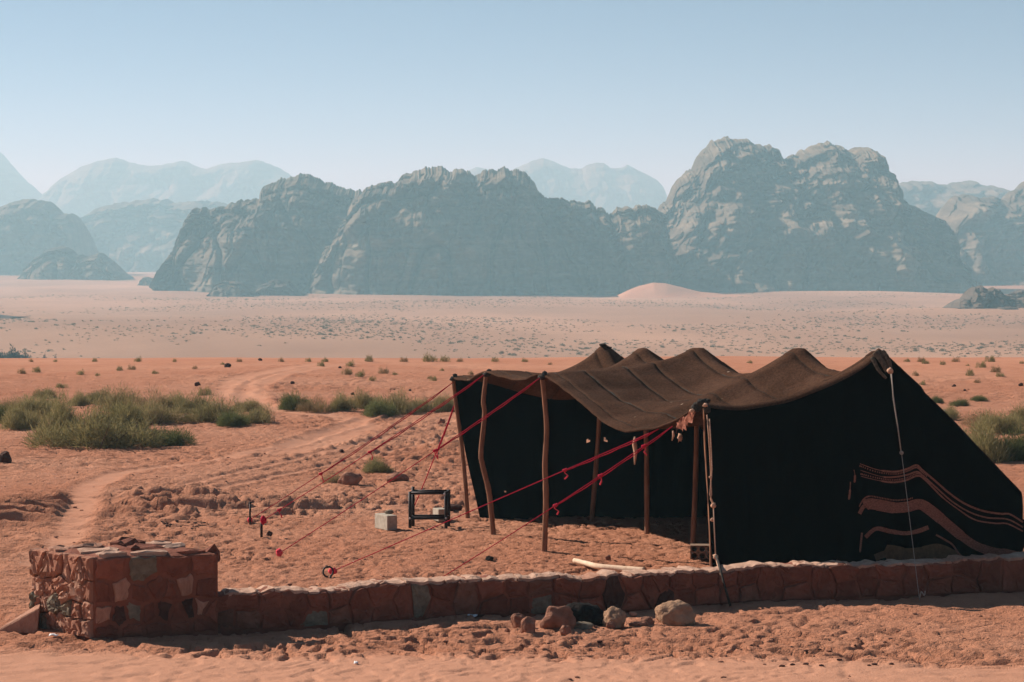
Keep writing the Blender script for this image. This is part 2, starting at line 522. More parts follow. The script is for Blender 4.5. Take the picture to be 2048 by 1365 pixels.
# ------------------------------------------------------------------ mountains
def massif(name, sil, D, depth, seed, cols=420, rows=110, a_fl=6.0, a_lump=5.0, a_str=2.0, lump_s=26.0, slope=.45, zb=-17.0, curve=40.0, mat=None, fl_s=22.0, dome=.5, crag=1.0):
    sil = np.array(sil, float)
    Dr = D + depth
    px = np.linspace(sil[0, 0], sil[-1, 0], cols)
    py = np.interp(px, sil[:, 0], sil[:, 1])
    k = np.ones(3) / 3
    py = np.convolve(np.pad(py, 1, mode='edge'), k, 'valid')
    x = (px - 1024) / FPX * Dr
    zt = CAMH + (520 - py) / FPX * Dr
    pxm = Dr / FPX
    zt = zt + pxm * crag * (4.0 * noise2(px * .07, px * 0 + seed, seed) + 3.0 * (np.abs(noise2(px * .16, px * 0 + seed, seed + 1)) - .2) + 1.6 * noise2(px * .4, px * 0 + seed, seed + 19))
    zt = np.maximum(zt, zb + 1)
    s = np.linspace(-1, 1, cols)
    t = np.linspace(0, 1, rows)[:, None]
    tb = np.linspace(0, 1, 18)[1:, None]
    # plan: ends recede, buttresses stand forward
    plan = curve * np.abs(s) ** 2.5
    X = np.repeat(x[None, :], rows, 0)
    tt = np.clip((t - dome * .55) / (1 - dome * .55), 0, 1)
    g = .10 * t + slope * .7 * tt + (.9 - slope * .7) * (1 - np.sqrt(np.clip(1 - tt ** 2.4, 0, 1)))
    Yf = D + plan[None, :] * (1 - .6 * t) + depth * g
    Yf = Yf + (Dr - Yf[-1:, :]) * t ** 3
    Z = zb + (zt - zb)[None, :] * t
    # relief pushed out towards the viewer's side and fading at the skyline
    fade = np.minimum(1, (1 - t) * 6 + .30)
    w1 = 12 * noise3(X / 60, Z / 60, Z * 0 + seed, seed + 2)
    fl = noise3((X + w1) / fl_s, Z / (fl_s * 4.0), Yf / (fl_s * 1.6) + seed * 1.7, seed + 3) + .55 * noise3((X + w1) / (fl_s * .42), Z / (fl_s * 1.6), Yf / (fl_s * .7) + seed, seed + 4)
    lp = np.abs(noise3((X + w1 * .5) / lump_s, Z / (lump_s * 1.1), Yf / lump_s, seed + 5)) * 2.3 + .95 * np.abs(noise3(X / (lump_s * .42), Z / (lump_s * .44), Yf / (lump_s * .5), seed + 6)) + .5 * np.abs(noise3(X / (lump_s * .2), Z / (lump_s * .13), Yf / (lump_s * .3), seed + 16))
    st = noise3(X / 90, Z / 3.2, Z * 0 + seed, seed + 7) + .6 * noise3(X / 40, Z / 1.5, Z * 0 + seed, seed + 8)
    butt = noise3(X / (fl_s * 3.2), Z / 130, Yf / (fl_s * 4) + seed * 2.2, seed + 9)
    up = sstep(dome - .15, dome + .25, t)
    cap = 1 - .85 * sstep(.8, .97, t)
    push = 1.7 * a_fl * fl * (1 - .55 * up) * cap + 2.1 * a_lump * (lp - .5) * (.55 + .85 * up) + a_str * st * (.5 + .5 * up) + 8.0 * a_fl * butt * (1 - .35 * up)
    lay = Z / (a_str * 4.2) + .9 * noise3(X / 50, Z / 40, Z * 0 + seed, seed + 12)
    fr = lay - np.floor(lay)
    push = push + a_str * 1.5 * np.where(fr < .82, 1 - .25 * fr, (1 - fr) / .18) * (.35 + .65 * np.abs(noise3(X / 30, Z / 12, Z * 0 + 5, seed + 13)) * 2)
    ck = noise3((X + w1 * .6) / (fl_s * 1.1), Z / (fl_s * 4), Yf / (fl_s * 2) + seed * 3.1, seed + 14)
    push = push - a_fl * 2.0 * np.exp(-(ck / .06) ** 2) * (1 - .5 * up) * cap
    ck = noise3((X + w1 * .6) / (fl_s * .5), Z / (fl_s * 1.3), Yf / fl_s + seed * 4.1, seed + 15)
    push = push - a_fl * .5 * np.exp(-(ck / .06) ** 2) * cap
    push = push + .16 * a_lump * noise3(X / 3, Z / 2, Yf / 7, seed + 18)
    push = push + .35 * a_lump * noise3(X / 7, Z / 5, Yf / 7, seed + 10)
    Yd = Yf - push * fade
    X = X + fade * .35 * a_fl * noise3(X / 15, Z / 15, Yf / 30, seed + 11)
    # talus foot
    Yd = Yd - (1 - sstep(0, .16, t)) * depth * .10
    # back
    Xb = np.repeat(x[None, :], len(tb), 0)
    Yb = Yd[-1:, :] + (depth * 1.2 + 30) * tb
    Zb = zt[None, :] + (zb - zt)[None, :] * tb ** 1.8
    me = grid_mesh(name, np.vstack([X, Xb]), np.vstack([Yd, Yb]), np.vstack([Z, Zb]))
    return kind(obj(name, me, mat or MAT['cliff']), 'structure')

massif('rock_mountain', [(318, 572), (330, 540), (345, 505), (360, 480), (368, 450), (378, 430), (395, 418), (440, 416), (460, 410), (490, 402), (524, 396), (530, 374), (560, 364), (600, 349), (620, 350), (650, 364), (690, 377), (718, 384), (760, 400), (800, 430)],
       1470, 60, 3, 420, 130, 6.5, 6.5, 2.4, 22, curve=30, dome=.6, crag=1.6)
massif('rock_mountain', [(600, 588), (618, 570), (628, 540), (646, 520), (652, 496), (674, 480), (682, 452), (698, 438), (704, 408), (720, 390), (735, 376), (760, 369), (800, 363), (808, 350), (835, 343), (868, 334), (893, 336), (906, 350), (914, 338), (935, 342), (950, 353), (968, 343), (1000, 338), (1035, 340), (1055, 352), (1070, 366), (1075, 380), (1090, 396), (1120, 398), (1150, 402), (1180, 405), (1200, 416), (1215, 426), (1240, 416), (1270, 412), (1300, 413), (1330, 430)],
       1395, 70, 8, 640, 140, 6.0, 6.5, 2.6, 24, curve=22, dome=.55, crag=1.6)
massif('rock_mountain', [(1255, 575), (1275, 540), (1290, 500), (1302, 440), (1330, 402), (1345, 376), (1360, 352), (1385, 336), (1395, 310), (1420, 286), (1445, 277), (1480, 279), (1520, 290), (1545, 299), (1562, 314), (1572, 321), (1600, 302), (1640, 288), (1660, 284), (1678, 296), (1698, 302), (1715, 296), (1738, 299), (1757, 318), (1768, 350), (1771, 385), (1800, 400), (1830, 424), (1850, 428), (1870, 446), (1883, 480), (1893, 520), (1903, 570)],
       1480, 150, 15, 640, 190, 7.0, 9.5, 1.6, 30, slope=.75, curve=35, dome=.25, crag=1.7)
massif('rock_mountain', [(1740, 420), (1770, 376), (1800, 366), (1840, 363), (1880, 372), (1900, 366), (1930, 364), (1960, 372), (2000, 378), (2030, 384), (2070, 378), (2130, 372), (2200, 400), (2260, 440), (2340, 470), (2420, 565)],
       2650, 200, 22, 300, 90, 7, 16, 2, 60, curve=40, dome=.3)
massif('rock_mountain', [(1870, 520), (1878, 462), (1890, 422), (1905, 396), (1925, 388), (1950, 398), (1985, 394), (2005, 400), (2030, 380), (2048, 366), (2080, 350), (2150, 342), (2230, 380), (2300, 450), (2340, 510), (2370, 568)],
       1800, 110, 27, 340, 110, 6, 9, 2, 32, slope=.6, curve=40, dome=.4)
massif('rock_mountain', [(-260, 470), (-150, 432), (-60, 412), (0, 420), (30, 406), (60, 398), (100, 404), (114, 414), (121, 426), (150, 430), (161, 446), (166, 480), (176, 530), (185, 566)],
       2250, 110, 33, 320, 100, 7, 8, 2, 40, curve=40, dome=.6)
massif('rock_mountain', [(130, 520), (165, 440), (200, 417), (250, 406), (310, 398), (360, 405), (400, 402), (440, 405), (480, 416), (540, 450), (620, 520)],
       2900, 180, 41, 320, 90, 8, 14, 2, 50, slope=.6, curve=40, dome=.55)
massif('rock_hill', [(34, 568), (55, 535), (80, 515), (100, 500), (124, 492), (143, 498), (154, 513), (180, 515), (190, 508), (205, 506), (216, 516), (236, 536), (262, 568)],
       1860, 40, 52, 220, 70, 4, 4, 1.5, 18, zb=-13, curve=20)
massif('far_mountain', [(2120, 520), (2200, 430), (2290, 395), (2380, 410), (2460, 380), (2560, 402), (2680, 440), (2800, 500), (2880, 560)], 4300, 240, 64, 160, 60, 14, 10, 3, 120, slope=.7, curve=80, crag=.45)
massif('rock_mountain', [(-640, 566), (-600, 500), (-520, 440), (-430, 425), (-360, 440), (-290, 480), (-230, 568)], 2350, 120, 36, 200, 80, 7, 8, 2, 40, curve=40, dome=.6)
massif('far_mountain', [(-260, 330), (-170, 285), (-60, 280), (0, 305), (25, 334), (50, 360), (80, 386), (95, 402), (130, 470), (170, 540)], 4900, 280, 61, 160, 60, 18, 14, 3, 150, slope=.7, curve=100, crag=.45)
massif('far_mountain', [(50, 470), (75, 415), (95, 386), (120, 360), (160, 336), (200, 322), (235, 316), (262, 326), (300, 333), (330, 330), (365, 321), (398, 335), (416, 340), (440, 330), (480, 325), (515, 320), (550, 332), (582, 350), (620, 390), (680, 470)], 4600, 260, 67, 260, 60, 16, 12, 3, 150, slope=.7, curve=80, crag=.45)
massif('far_mountain', [(860, 430), (920, 352), (940, 340), (957, 335), (975, 339), (1010, 346), (1035, 335), (1060, 325), (1085, 316), (1110, 325), (1140, 337), (1160, 338), (1180, 328), (1207, 326), (1220, 337), (1240, 338), (1255, 330), (1280, 344), (1310, 358), (1325, 374), (1336, 400), (1360, 470)], 4500, 240, 71, 240, 60, 14, 10, 3, 120, slope=.7, curve=80, crag=.45)
# low knolls and outcrops at the feet of the cliffs
massif('rock_outcrop', [(415, 592), (425, 574), (440, 564), (465, 562), (485, 568), (500, 582), (512, 592)], 1330, 14, 81, 90, 36, 2, 2, .8, 8, zb=-16, curve=8)
massif('rock_outcrop', [(508, 590), (520, 572), (540, 562), (560, 560), (585, 570), (600, 582), (612, 590)], 1360, 14, 83, 90, 36, 2, 2, .8, 8, zb=-16, curve=8)
massif('rock_outcrop', [(275, 570), (290, 556), (305, 556), (318, 566), (326, 571)], 1700, 12, 85, 60, 24, 2, 2, .8, 8, zb=-15, curve=8)
massif('rock_outcrop', [(1912, 622), (1920, 604), (1930, 596), (1944, 592), (1946, 578), (1960, 574), (1972, 577), (1976, 586), (1986, 576), (1996, 578), (2004, 588), (2020, 594), (2040, 600), (2056, 596), (2080, 604), (2100, 620)], 900, 9, 87, 200, 60, 1.2, 1.6, .6, 5, zb=-14.5, curve=6, mat=MAT['dark_cliff'], crag=1.8)
massif('rock_outcrop', [(2000, 628), (2008, 618), (2022, 614), (2034, 618), (2042, 627)], 880, 4, 89, 60, 24, .5, .6, .2, 3, zb=-15, curve=2, mat=MAT['dark_cliff'])
massif('rock_outcrop', [(2030, 586), (2045, 581), (2070, 578), (2100, 588)], 1000, 6, 90, 60, 24, .5, .6, .2, 3, zb=-14, curve=2, mat=MAT['dark_cliff'])
massif('rock_outcrop', [(-60, 645), (-30, 628), (0, 634), (14, 640), (26, 648)], 780, 8, 91, 60, 24, .8, .8, .3, 5, zb=-15, curve=4, mat=MAT['dark_cliff'])
# sand dunes leaning against the cliffs
def dune(sil, D, depth, seed):
    sil = np.array(sil, float)
    px = np.linspace(sil[0, 0], sil[-1, 0], 120)
    zt = CAMH + (520 - np.interp(px, sil[:, 0], sil[:, 1])) / FPX * (D + depth)
    x = (px - 1024) / FPX * (D + depth)
    v = np.linspace(-1, 1, 50)[:, None]
    prof = np.where(v < 0, 1 - sstep(0, 1, -v), 1 - sstep(0, 1.0, v))
    zb = -16.5
    Z = zb + (zt - zb)[None, :] * prof + .15 * noise2(x[None, :] / 6, v * 5, seed)
    Y = D + depth + depth * v + np.zeros_like(Z) + 3 * noise2(x[None, :] / 20, v, seed + 1)
    kind(obj('sand_dune', grid_mesh('sand_dune', np.repeat(x[None, :], 50, 0), Y, Z), MAT['dune']), 'structure')
dune([(1235, 591), (1258, 580), (1280, 572), (1305, 566), (1330, 567), (1360, 574), (1400, 584), (1450, 589), (1500, 591)], 1300, 40, 5)

# ------------------------------------------------------------------ the tent
tent = tag(empty('bedouin_tent', (2.0, 31.5, 0)), 'black goat-hair tent with sagging brown roof, open on its left side', 'tent')
T0 = Vector((2.0, 31.5, 0))
def tpart(name, VF, mat, parent=tent, smooth=True):
    V, F = VF
    me = mesh(name, [Vector(v) - T0 for v in V], F, smooth)
    return obj(name, me, mat, parent)
FRONT = spline([(2.13, 28.30, 2.03), (1.72, 29.10, 1.73), (1.22, 30.0, 1.635), (.80, 30.85, 1.93), (.37, 31.70, 2.19), (.08, 32.65, 2.08), (-.35, 33.80, 2.13), (-.60, 34.90, 1.98), (-.84, 36.0, 1.96)], 24)
RIDGE_K = [(4.10, 28.60, 2.62), (3.38, 30.0, 2.585), (2.36, 32.70, 2.50), (1.73, 33.90, 2.455), (1.26, 35.60, 2.45)]
RIDGE_S = [.25, .31, .20, .33]
def ridge_at(u):
    i = min(int(u), 3); t = u - i
    a, b = Vector(RIDGE_K[i]), Vector(RIDGE_K[i + 1])
    p = a.lerp(b, t)
    q = 4 * t * (1 - t)
    t2 = min(1, max(0, (t - .05) / .9)); q = 4 * t2 * (1 - t2)
    p.z -= RIDGE_S[i] * (q * .75 + .25 * q ** .6) - .012 * 0
    return p
def front_at(u):
    f = u / 4 * (len(FRONT) - 1)
    i = min(int(f), len(FRONT) - 2)
    return FRONT[i].lerp(FRONT[i + 1], f - i)
BACK0, BACK1 = Vector((5.76, 28.90, .98)), Vector((2.95, 36.0, .98))
ROWSAG = [(0, .22), (.5, .19), (1, .09), (1.5, .19), (2, .10), (2.5, .22), (3, .22), (3.5, .36), (4, .28)]
def roof(u, v):
    f, r = front_at(u), ridge_at(u)
    sag = float(np.interp(u, [a for a, _ in ROWSAG], [b for _, b in ROWSAG]))
    if v <= 1:
        p = f.lerp(r, v)
        vv = v ** (1 + .6 * min(1, max(0, u - 1)))     # the cloth drops fastest close to the poles
        p.z -= sag * 4 * vv * (1 - vv)
    else:
        w = v - 1
        b = BACK0.lerp(BACK1, u / 4)
        p = r.lerp(b, w)
        ff = u - math.floor(u)
        p.z += .06 * math.sin(math.pi * w) * (1 if w < .3 else .4)
        p.z -= .10 * math.sin(math.pi * w) * 4 * ff * (1 - ff)
    p.z += .014 * float(noise2(p.x * 2.2, p.y * 2.2, 77)) + .010 * float(noise2(u * 7.0, v * 2.2, 78)) + .006 * float(noise2(u * 16.0, v * 5, 79))
    return p
VB = [0, .07, .26, .53, .70, .95, 1.14, 1.5, 2.0]
roof_part = tpart('roof', tube([roof(u * .05, 0) for u in range(81)], .014, 6, wob=.25), MAT['roof_cloth'])   # the corded front hem
NU = 170
for a, b in zip(VB[:-1], VB[1:]):
    m = max(6, int((b - a) * 34))
    A = np.array([[roof(4 * i / NU, a + (b - a) * j / m) for i in range(NU + 1)] for j in range(m + 1)])
    A = A - np.array(T0)
    lift = np.zeros(A.shape[:2]); lift[0, :] = .004; lift[-1, :] = -.004
    me = grid_mesh('roof_strip', A[..., 0], A[..., 1], A[..., 2] + lift)
    o = obj('roof_strip', me, MAT['roof_cloth'], roof_part)
    sol = o.modifiers.new('thickness', 'SOLIDIFY'); sol.thickness = .012; sol.offset = -1
for v in VB[1:6]:
    pts = [roof(4 * i / 120, v) + Vector((0, 0, .006)) for i in range(121)]
    rnd = random.Random(int(v * 100))
    rad = [.0035 + (.010 if rnd.random() < .08 else .003 * rnd.random()) for _ in pts]
    tpart('seam', tube(pts, rad, 5), MAT['dark_rope'], roof_part)

# end wall that faces the viewer
def gy(x, z):
    return 28.30 + .155 * (x - 2.13) - .10 * math.sin(math.pi * min(max(z / 2.2, 0), 1)) * 0.6 + .05 * float(noise2(x * 2.1 + .25 * z, z * .55, 91)) + .018 * float(noise2(x * 6.0 + z, z * 1.2, 92))
def row0(s):                           # s 0..2 along the near edge of the roof
    return roof(0, s)
NV, NZ = 150, 46
A = np.zeros((NZ, NV + 1, 3))
for j in range(NV + 1):
    s = 2.0 * j / NV
    e = row0(s)
    foot = Vector((2.235 + (5.62 - 2.235) * min(1, max(0, (e.x - 2.13) / (5.76 - 2.13))), 0, -.03))
    for i in range(NZ):
        if i < 8:
            th = i / 8 * math.pi / 2
            r = .10
            p = Vector((e.x, e.y - r * math.sin(th), e.z - r * (1 - math.cos(th)) + .006))
        else:
            k = (i - 8) / (NZ - 9)
            x = e.x + (foot.x - e.x) * k ** 1.5
            z = (e.z - .10) * (1 - k) + foot.z * k
            y0 = e.y - .10
            w = min(1, k * 5)
            p = Vector((x, y0 * (1 - w) + (gy(x, z) - .06) * w, z))
        A[i, j] = p - T0
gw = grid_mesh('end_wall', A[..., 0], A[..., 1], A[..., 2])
gwo = obj('end_wall', gw, MAT['shaded_black_cloth'], tent)
# rolled brown lip of roof cloth over that edge
A2 = np.zeros((9, NV + 1, 3))
for j in range(NV + 1):
    e = row0(1.04 * j / NV)
    wdt = .085 * (.6 + .5 * min(1, 1.04 * j / NV * 1.2)) * min(1, (NV - j) / 12)
    for i in range(9):
        th = i / 8 * math.pi * .44
        A2[i, j] = Vector((e.x, e.y - (wdt + .03) * math.sin(th), e.z + .012 - wdt * (1 - math.cos(th)))) - T0
obj('roof_lip', grid_mesh('roof_lip', A2[..., 0], A2[..., 1], A2[..., 2]), MAT['roof_cloth'], roof_part)
# back wall and far end wall
HOLES = ((1176, 882, 7, 2.6), (1212, 881, 6, 4), (1010, 985, 2.5, 1.5))
def pixel_of(p):
    dy, dz = p[1], p[2] - CAMH
    fw = dy * math.cos(PITCH) - dz * math.sin(PITCH); upv = dy * math.sin(PITCH) + dz * math.cos(PITCH)
    return 1024 + FPX * p[0] / fw, 682.5 - FPX * upv / fw
def curtain(name, tops, foots, seed, nz=16, holes=False):
    n = len(tops)
    B = np.zeros((nz, n, 3))
    for j in range(n):
        for i in range(nz):
            k = i / (nz - 1)
            p = tops[j].lerp(foots[j], k)
            fold = .05 * float(noise2(j / n * 13, k * 1.3, seed)) * min(1, k * 4)
            B[i, j] = p + Vector((fold, -fold, 0)) - T0
    keep = np.ones((nz - 1, n - 1), bool)
    if holes:                          # worn-through spots that let daylight in
        for i in range(nz - 1):
            for j in range(n - 1):
                x, y = pixel_of(B[i:i + 2, j:j + 2].reshape(4, 3).mean(0) + np.array(T0))
                for hx, hy, a, b in HOLES:
                    if ((x - hx) / a) ** 2 + ((y - hy) / b) ** 2 < .8 + .5 * math.sin(i * 3.1 + j * 1.7):
                        keep[i, j] = False
    return obj(name, grid_mesh(name, B[..., 0], B[..., 1], B[..., 2], keep=keep), MAT['shaded_black_cloth'], tent)
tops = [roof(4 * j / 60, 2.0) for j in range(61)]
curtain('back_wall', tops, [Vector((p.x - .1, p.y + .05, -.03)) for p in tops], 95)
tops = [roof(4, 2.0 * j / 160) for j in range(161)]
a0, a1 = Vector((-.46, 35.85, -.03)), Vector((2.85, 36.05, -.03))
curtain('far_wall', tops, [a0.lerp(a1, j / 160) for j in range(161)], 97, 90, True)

# striped cloth hung low on the end wall
def on_wall(px, py, off=.02):
    D = 28.5
    for _ in range(6):
        p = P(px, py, D)
        D = gy(p.x, p.z) - .06 - off
    return P(px, py, D)
def px_spline(pts, n=6):
    q = spline([Vector((a, b, 0)) for a, b in pts], n)
    return [(v.x, v.y) for v in q]
def ribbon_px(pts, w, off, wav=0):
    c = px_spline(pts)
    V, F = [], []
    for i, (x, y) in enumerate(c):
        x0, y0 = c[max(i - 1, 0)]; x1, y1 = c[min(i + 1, len(c) - 1)]
        L = math.hypot(x1 - x0, y1 - y0) or 1
        nx, ny = -(y1 - y0) / L, (x1 - x0) / L
        hw = w[i * (len(w) - 1) // max(1, len(c) - 1)] / 2 if isinstance(w, list) else w / 2
        a = on_wall(x - nx * hw, y - ny * hw, off); b = on_wall(x + nx * hw, y + ny * hw, off)
        V += [a, b]
    for i in range(len(c) - 1):
        F.append((2 * i, 2 * i + 1, 2 * i + 3, 2 * i + 2))
    return V, F
gx = np.linspace(1714, 2052, 40)
top = np.interp(gx, [1714, 1720, 1755, 1790, 1833, 1900, 1965, 2020, 2052], [930, 922, 934, 938, 925, 980, 1015, 1022, 1042])
B = np.zeros((26, 40, 3))
for i in range(26):
    for j in range(40):
        yb = 1150 if gx[j] < 2030 else 1150 - (gx[j] - 2030) * 3
        B[i, j] = on_wall(gx[j], top[j] + (yb - top[j]) * i / 25, .012) - T0
panel = obj('striped_panel', grid_mesh('striped_panel', B[..., 0], B[..., 1], B[..., 2]), MAT['shaded_black_cloth'], tent)
panel['label'] = 'black woven cloth with wavy red-brown stripes low on the end wall'
S = [([(1720, 928), (1755, 940), (1790, 944), (1815, 938), (1833, 931), (1845, 941), (1870, 962), (1900, 988), (1930, 1008), (1965, 1022), (2000, 1028), (2020, 1029), (2046, 1045)], [1.5, 4, 4, 4, 4, 4, 4, 4, 3.5, 3.5]),
     ([(1721, 941), (1760, 953), (1785, 955), (1815, 950), (1834, 944), (1848, 954), (1875, 978), (1905, 1004), (1940, 1025), (1975, 1036), (2015, 1039), (2046, 1055)], [1.2, 3.4, 3.4, 3.4, 3.4, 3, 3, 3, 3, 3]),
     ([(1722, 953), (1755, 961), (1785, 965), (1812, 961), (1835, 952), (1850, 960), (1885, 995), (1915, 1018), (1950, 1040), (1990, 1047), (2015, 1048), (2046, 1063)], [1.2, 3.6, 3.6, 3.6, 3.4, 2.4, 3, 3, 3, 3]),
     ([(1719, 1028), (1727, 1014), (1740, 1008), (1765, 1012), (1790, 1016), (1815, 1014), (1840, 1009), (1862, 1022), (1890, 1045), (1920, 1070), (1950, 1091), (1985, 1104), (2010, 1108), (2036, 1114)], [8, 22, 23, 21, 21, 22, 20, 17, 18, 20, 24]),
     ([(1731, 1075), (1752, 1058), (1780, 1063), (1810, 1067), (1835, 1063), (1857, 1055)], [8, 9, 8, 9, 8]),
     ([(1872, 1070), (1890, 1080), (1905, 1090), (1918, 1108), (1932, 1120)], 4)]
for pts, w in S:
    tpart('stripe', ribbon_px(pts, w, .022), MAT['stripe'], panel)
# toothed edges of the stripes
for (pts, w), dy in ((S[0], 4.5), (S[2], -4.5), (S[3], -15)):
    c = px_spline(pts, 8)
    parts = []
    for i in range(0, min(len(c) - 1, 44), 1):
        x, y = c[i]
        a = on_wall(x - 1.0, y + dy - 1.6, .022); b = on_wall(x + 1.0, y + dy - 1.6, .022)
        d = on_wall(x + 1.0, y + dy + 1.6, .022); e = on_wall(x - 1.0, y + dy + 1.6, .022)
        parts.append(([a, b, d, e], [(0, 1, 2, 3)]))
    kind(tpart('stitching', merge(parts), MAT['stripe'], panel), 'stuff')
tpart('patch', ribbon_px([(1750, 1116), (1775, 1108), (1810, 1113), (1850, 1110), (1880, 1106), (1912, 1122)], [14, 36, 32, 36, 34, 8], .018), MAT['olive_cloth'], panel)
for (pts, w) in (([(1708, 940), (1710, 952), (1709, 966)], [1, 4, 1]), ([(1701, 964), (1700, 982), (1698, 1000)], [2, 4, 1]), ([(1724, 1066), (1722, 1085), (1720, 1105)], [4, 4, 2])):
    tpart('tassel', ribbon_px(pts, w, .025), MAT['stripe'], panel)

# poles
def pole(name, pts, rad, seed, mat='wood', lash=True):
    sp = spline(pts, 8)
    n = len(sp)
    rr = [rad * .87 * (1.05 - .22 * i / n) * (1 + .10 * float(noise2(i * .35, seed, seed))) for i in range(n)]
    o = tpart(name, tube(sp, rr, 10, wob=.05, seed=seed), MAT[mat])
    if lash:
        t = sp[-1]
        V, F = merge([lump(t + Vector((.0, -.02, -.03)), (.05, .05, .035), seed, 2, .6), lump(t + Vector((.03, -.03, .02)), (.035, .03, .03), seed + 1, 1, .6)])
        tpart('lashing', (V, F), MAT['dark_rope'], o)
    return o
def pp(lst, D0, D1):                   # pixel path of a pole, foot to head, with depth
    n = len(lst)
    out = []
    for i, (x, y) in enumerate(lst):
        t = (lst[0][1] - y) / (lst[0][1] - lst[-1][1])
        out.append(P(x, y, D0 + (D1 - D0) * t))
    out[0].z = -.05
    return out
pole('pole', pp([(1426, 1176), (1424, 1090), (1419, 980), (1413, 890), (1410, 806)], 28.25, 28.24), .037, 3)
pole('pole', pp([(1088, 1108), (1092, 1000), (1090, 930), (1093, 850), (1084, 750)], 31.65, 31.66), .042, 4)
pole('pole', pp([(987, 1070), (981, 1010), (976, 975), (965, 930), (962, 905), (969, 830), (967, 800), (973, 745)], 33.7, 33.75), .042, 5)
pole('pole', pp([(936, 1036), (930, 960), (922, 880), (912, 810), (906, 754)], 35.8, 35.9), .037, 6)
for bx, by, k, sd in ((1183, 1041, 4, 11), (1294, 1069, 3, 12), (1386, 1089, 2, 13)):
    b = G(bx, by)
    t = Vector(RIDGE_K[k]); t.z -= .03
    mid = b.lerp(t, .5) + Vector((.02, 0, 0))
    pole('pole', [b + Vector((0, 0, -.05)), mid, t], .04, sd, lash=False)
pole('pole', [Vector((3.4, 30.0, -.05)), Vector((3.39, 30, 1.2)), Vector((3.38, 30, 2.56))], .04, 14, lash=False)
pole('pole', [Vector((4.12, 28.75, -.05)), Vector((4.11, 28.75, 1.2)), Vector((4.1, 28.66, 2.6))], .04, 15, lash=False)
# lashings, scraps and bands on the cloth
V, F = merge([lump(P(1404, 806, 28.1), (.07, .05, .045), 21, 2, .7), lump(P(1392, 815, 28.15), (.06, .05, .05), 22, 2, .7), lump(P(1414, 818, 28.05), (.04, .04, .06), 23, 2, .6)])
tpart('corner_lashing', (V, F), MAT['dark_rope'])
tpart('wooden_toggle', lump(P(1411, 811, 28.03), (.03, .03, .025), 24, 2, .5), MAT['beige_rope'])
tpart('wooden_toggle', lump(P(1384, 822, 28.1), (.03, .03, .02), 25, 2, .5), MAT['beige_rope'])
tw = [P(1352, 848, 28.75), P(1366, 836, 28.6), P(1380, 826, 28.4), P(1392, 818, 28.2)]
bt = [P(1350, 862, 28.75), P(1362, 858, 28.6), P(1376, 852, 28.4), P(1388, 838, 28.2)]
V, F = [], []
rnd = random.Random(5)
for i, (a, b) in enumerate(zip(spline(tw, 5), spline(bt, 5))):
    V += [a + Vector((rnd.uniform(-.02, .02), -.03 + rnd.uniform(-.03, .03), rnd.uniform(-.01, .02))), a.lerp(b, .5) + Vector((rnd.uniform(-.03, .03), rnd.uniform(-.05, .03), 0)), b + Vector((rnd.uniform(-.02, .02), 0, rnd.uniform(-.04, .03)))]
n = len(V) // 3
for i in range(n - 1):
    for k in (0, 1):
        F.append((3 * i + k, 3 * i + 3 + k, 3 * i + 4 + k, 3 * i + 1 + k))
o = tpart('torn_edge', (V, F), MAT['torn_cloth'], roof_part)
o['label'] = 'torn red-brown scrap at the front corner of the roof'
tpart('hanging_tassel', tube([P(1270, 874, 29.6), P(1268, 890, 29.6), P(1271, 905, 29.6), P(1269, 930, 29.6)], [.012, .028, .02, .006], 7, wob=.4, seed=3), MAT['beige_rope'], roof_part)
tpart('hanging_tassel', lump(P(1360, 876, 28.8), (.028, .028, .045), 31, 2, .8), MAT['beige_rope'], roof_part)
tpart('hanging_tassel', tube([P(1346, 862, 28.8), P(1347, 872, 28.8), P(1344, 882, 28.8)], [.012, .015, .005], 6), MAT['beige_rope'], roof_part)
# webbing over the near peak
def lay(px, py):
    p = P(px, py, 28.32)
    return p
for (pts, w) in (([(1752, 704), (1764, 722), (1774, 742)], .035), ([(1764, 703), (1776, 720), (1781, 742)], .03), ([(1745, 714), (1756, 738), (1772, 756)], .02)):
    c = spline([lay(a, b + 1) + Vector((0, .02 if i == 0 else -.02, 0)) for i, (a, b) in enumerate(pts)], 6)
    tpart('webbing_band', tube(c, [w * 1.3 * (1.0 - .4 * i / len(c)) for i in range(len(c))], 6, wob=.12), MAT['webbing'] if 'webbing' in MAT else MAT.setdefault('webbing', simple('webbing', (.04, .033, .024), (.16, .125, .09), 30, .004)), roof_part)
tpart('wooden_toggle', lump(P(1780, 742, 28.2), (.035, .03, .035), 41, 2, .5), MAT['beige_rope'])
tpart('peak_lashing', merge([lump(P(1206, 690, 35.5), (.05, .05, .022), 43, 2, .8), lump(P(1218, 696, 35.5), (.035, .03, .02), 44, 2, .8)]), MAT['dark_rope'], roof_part)

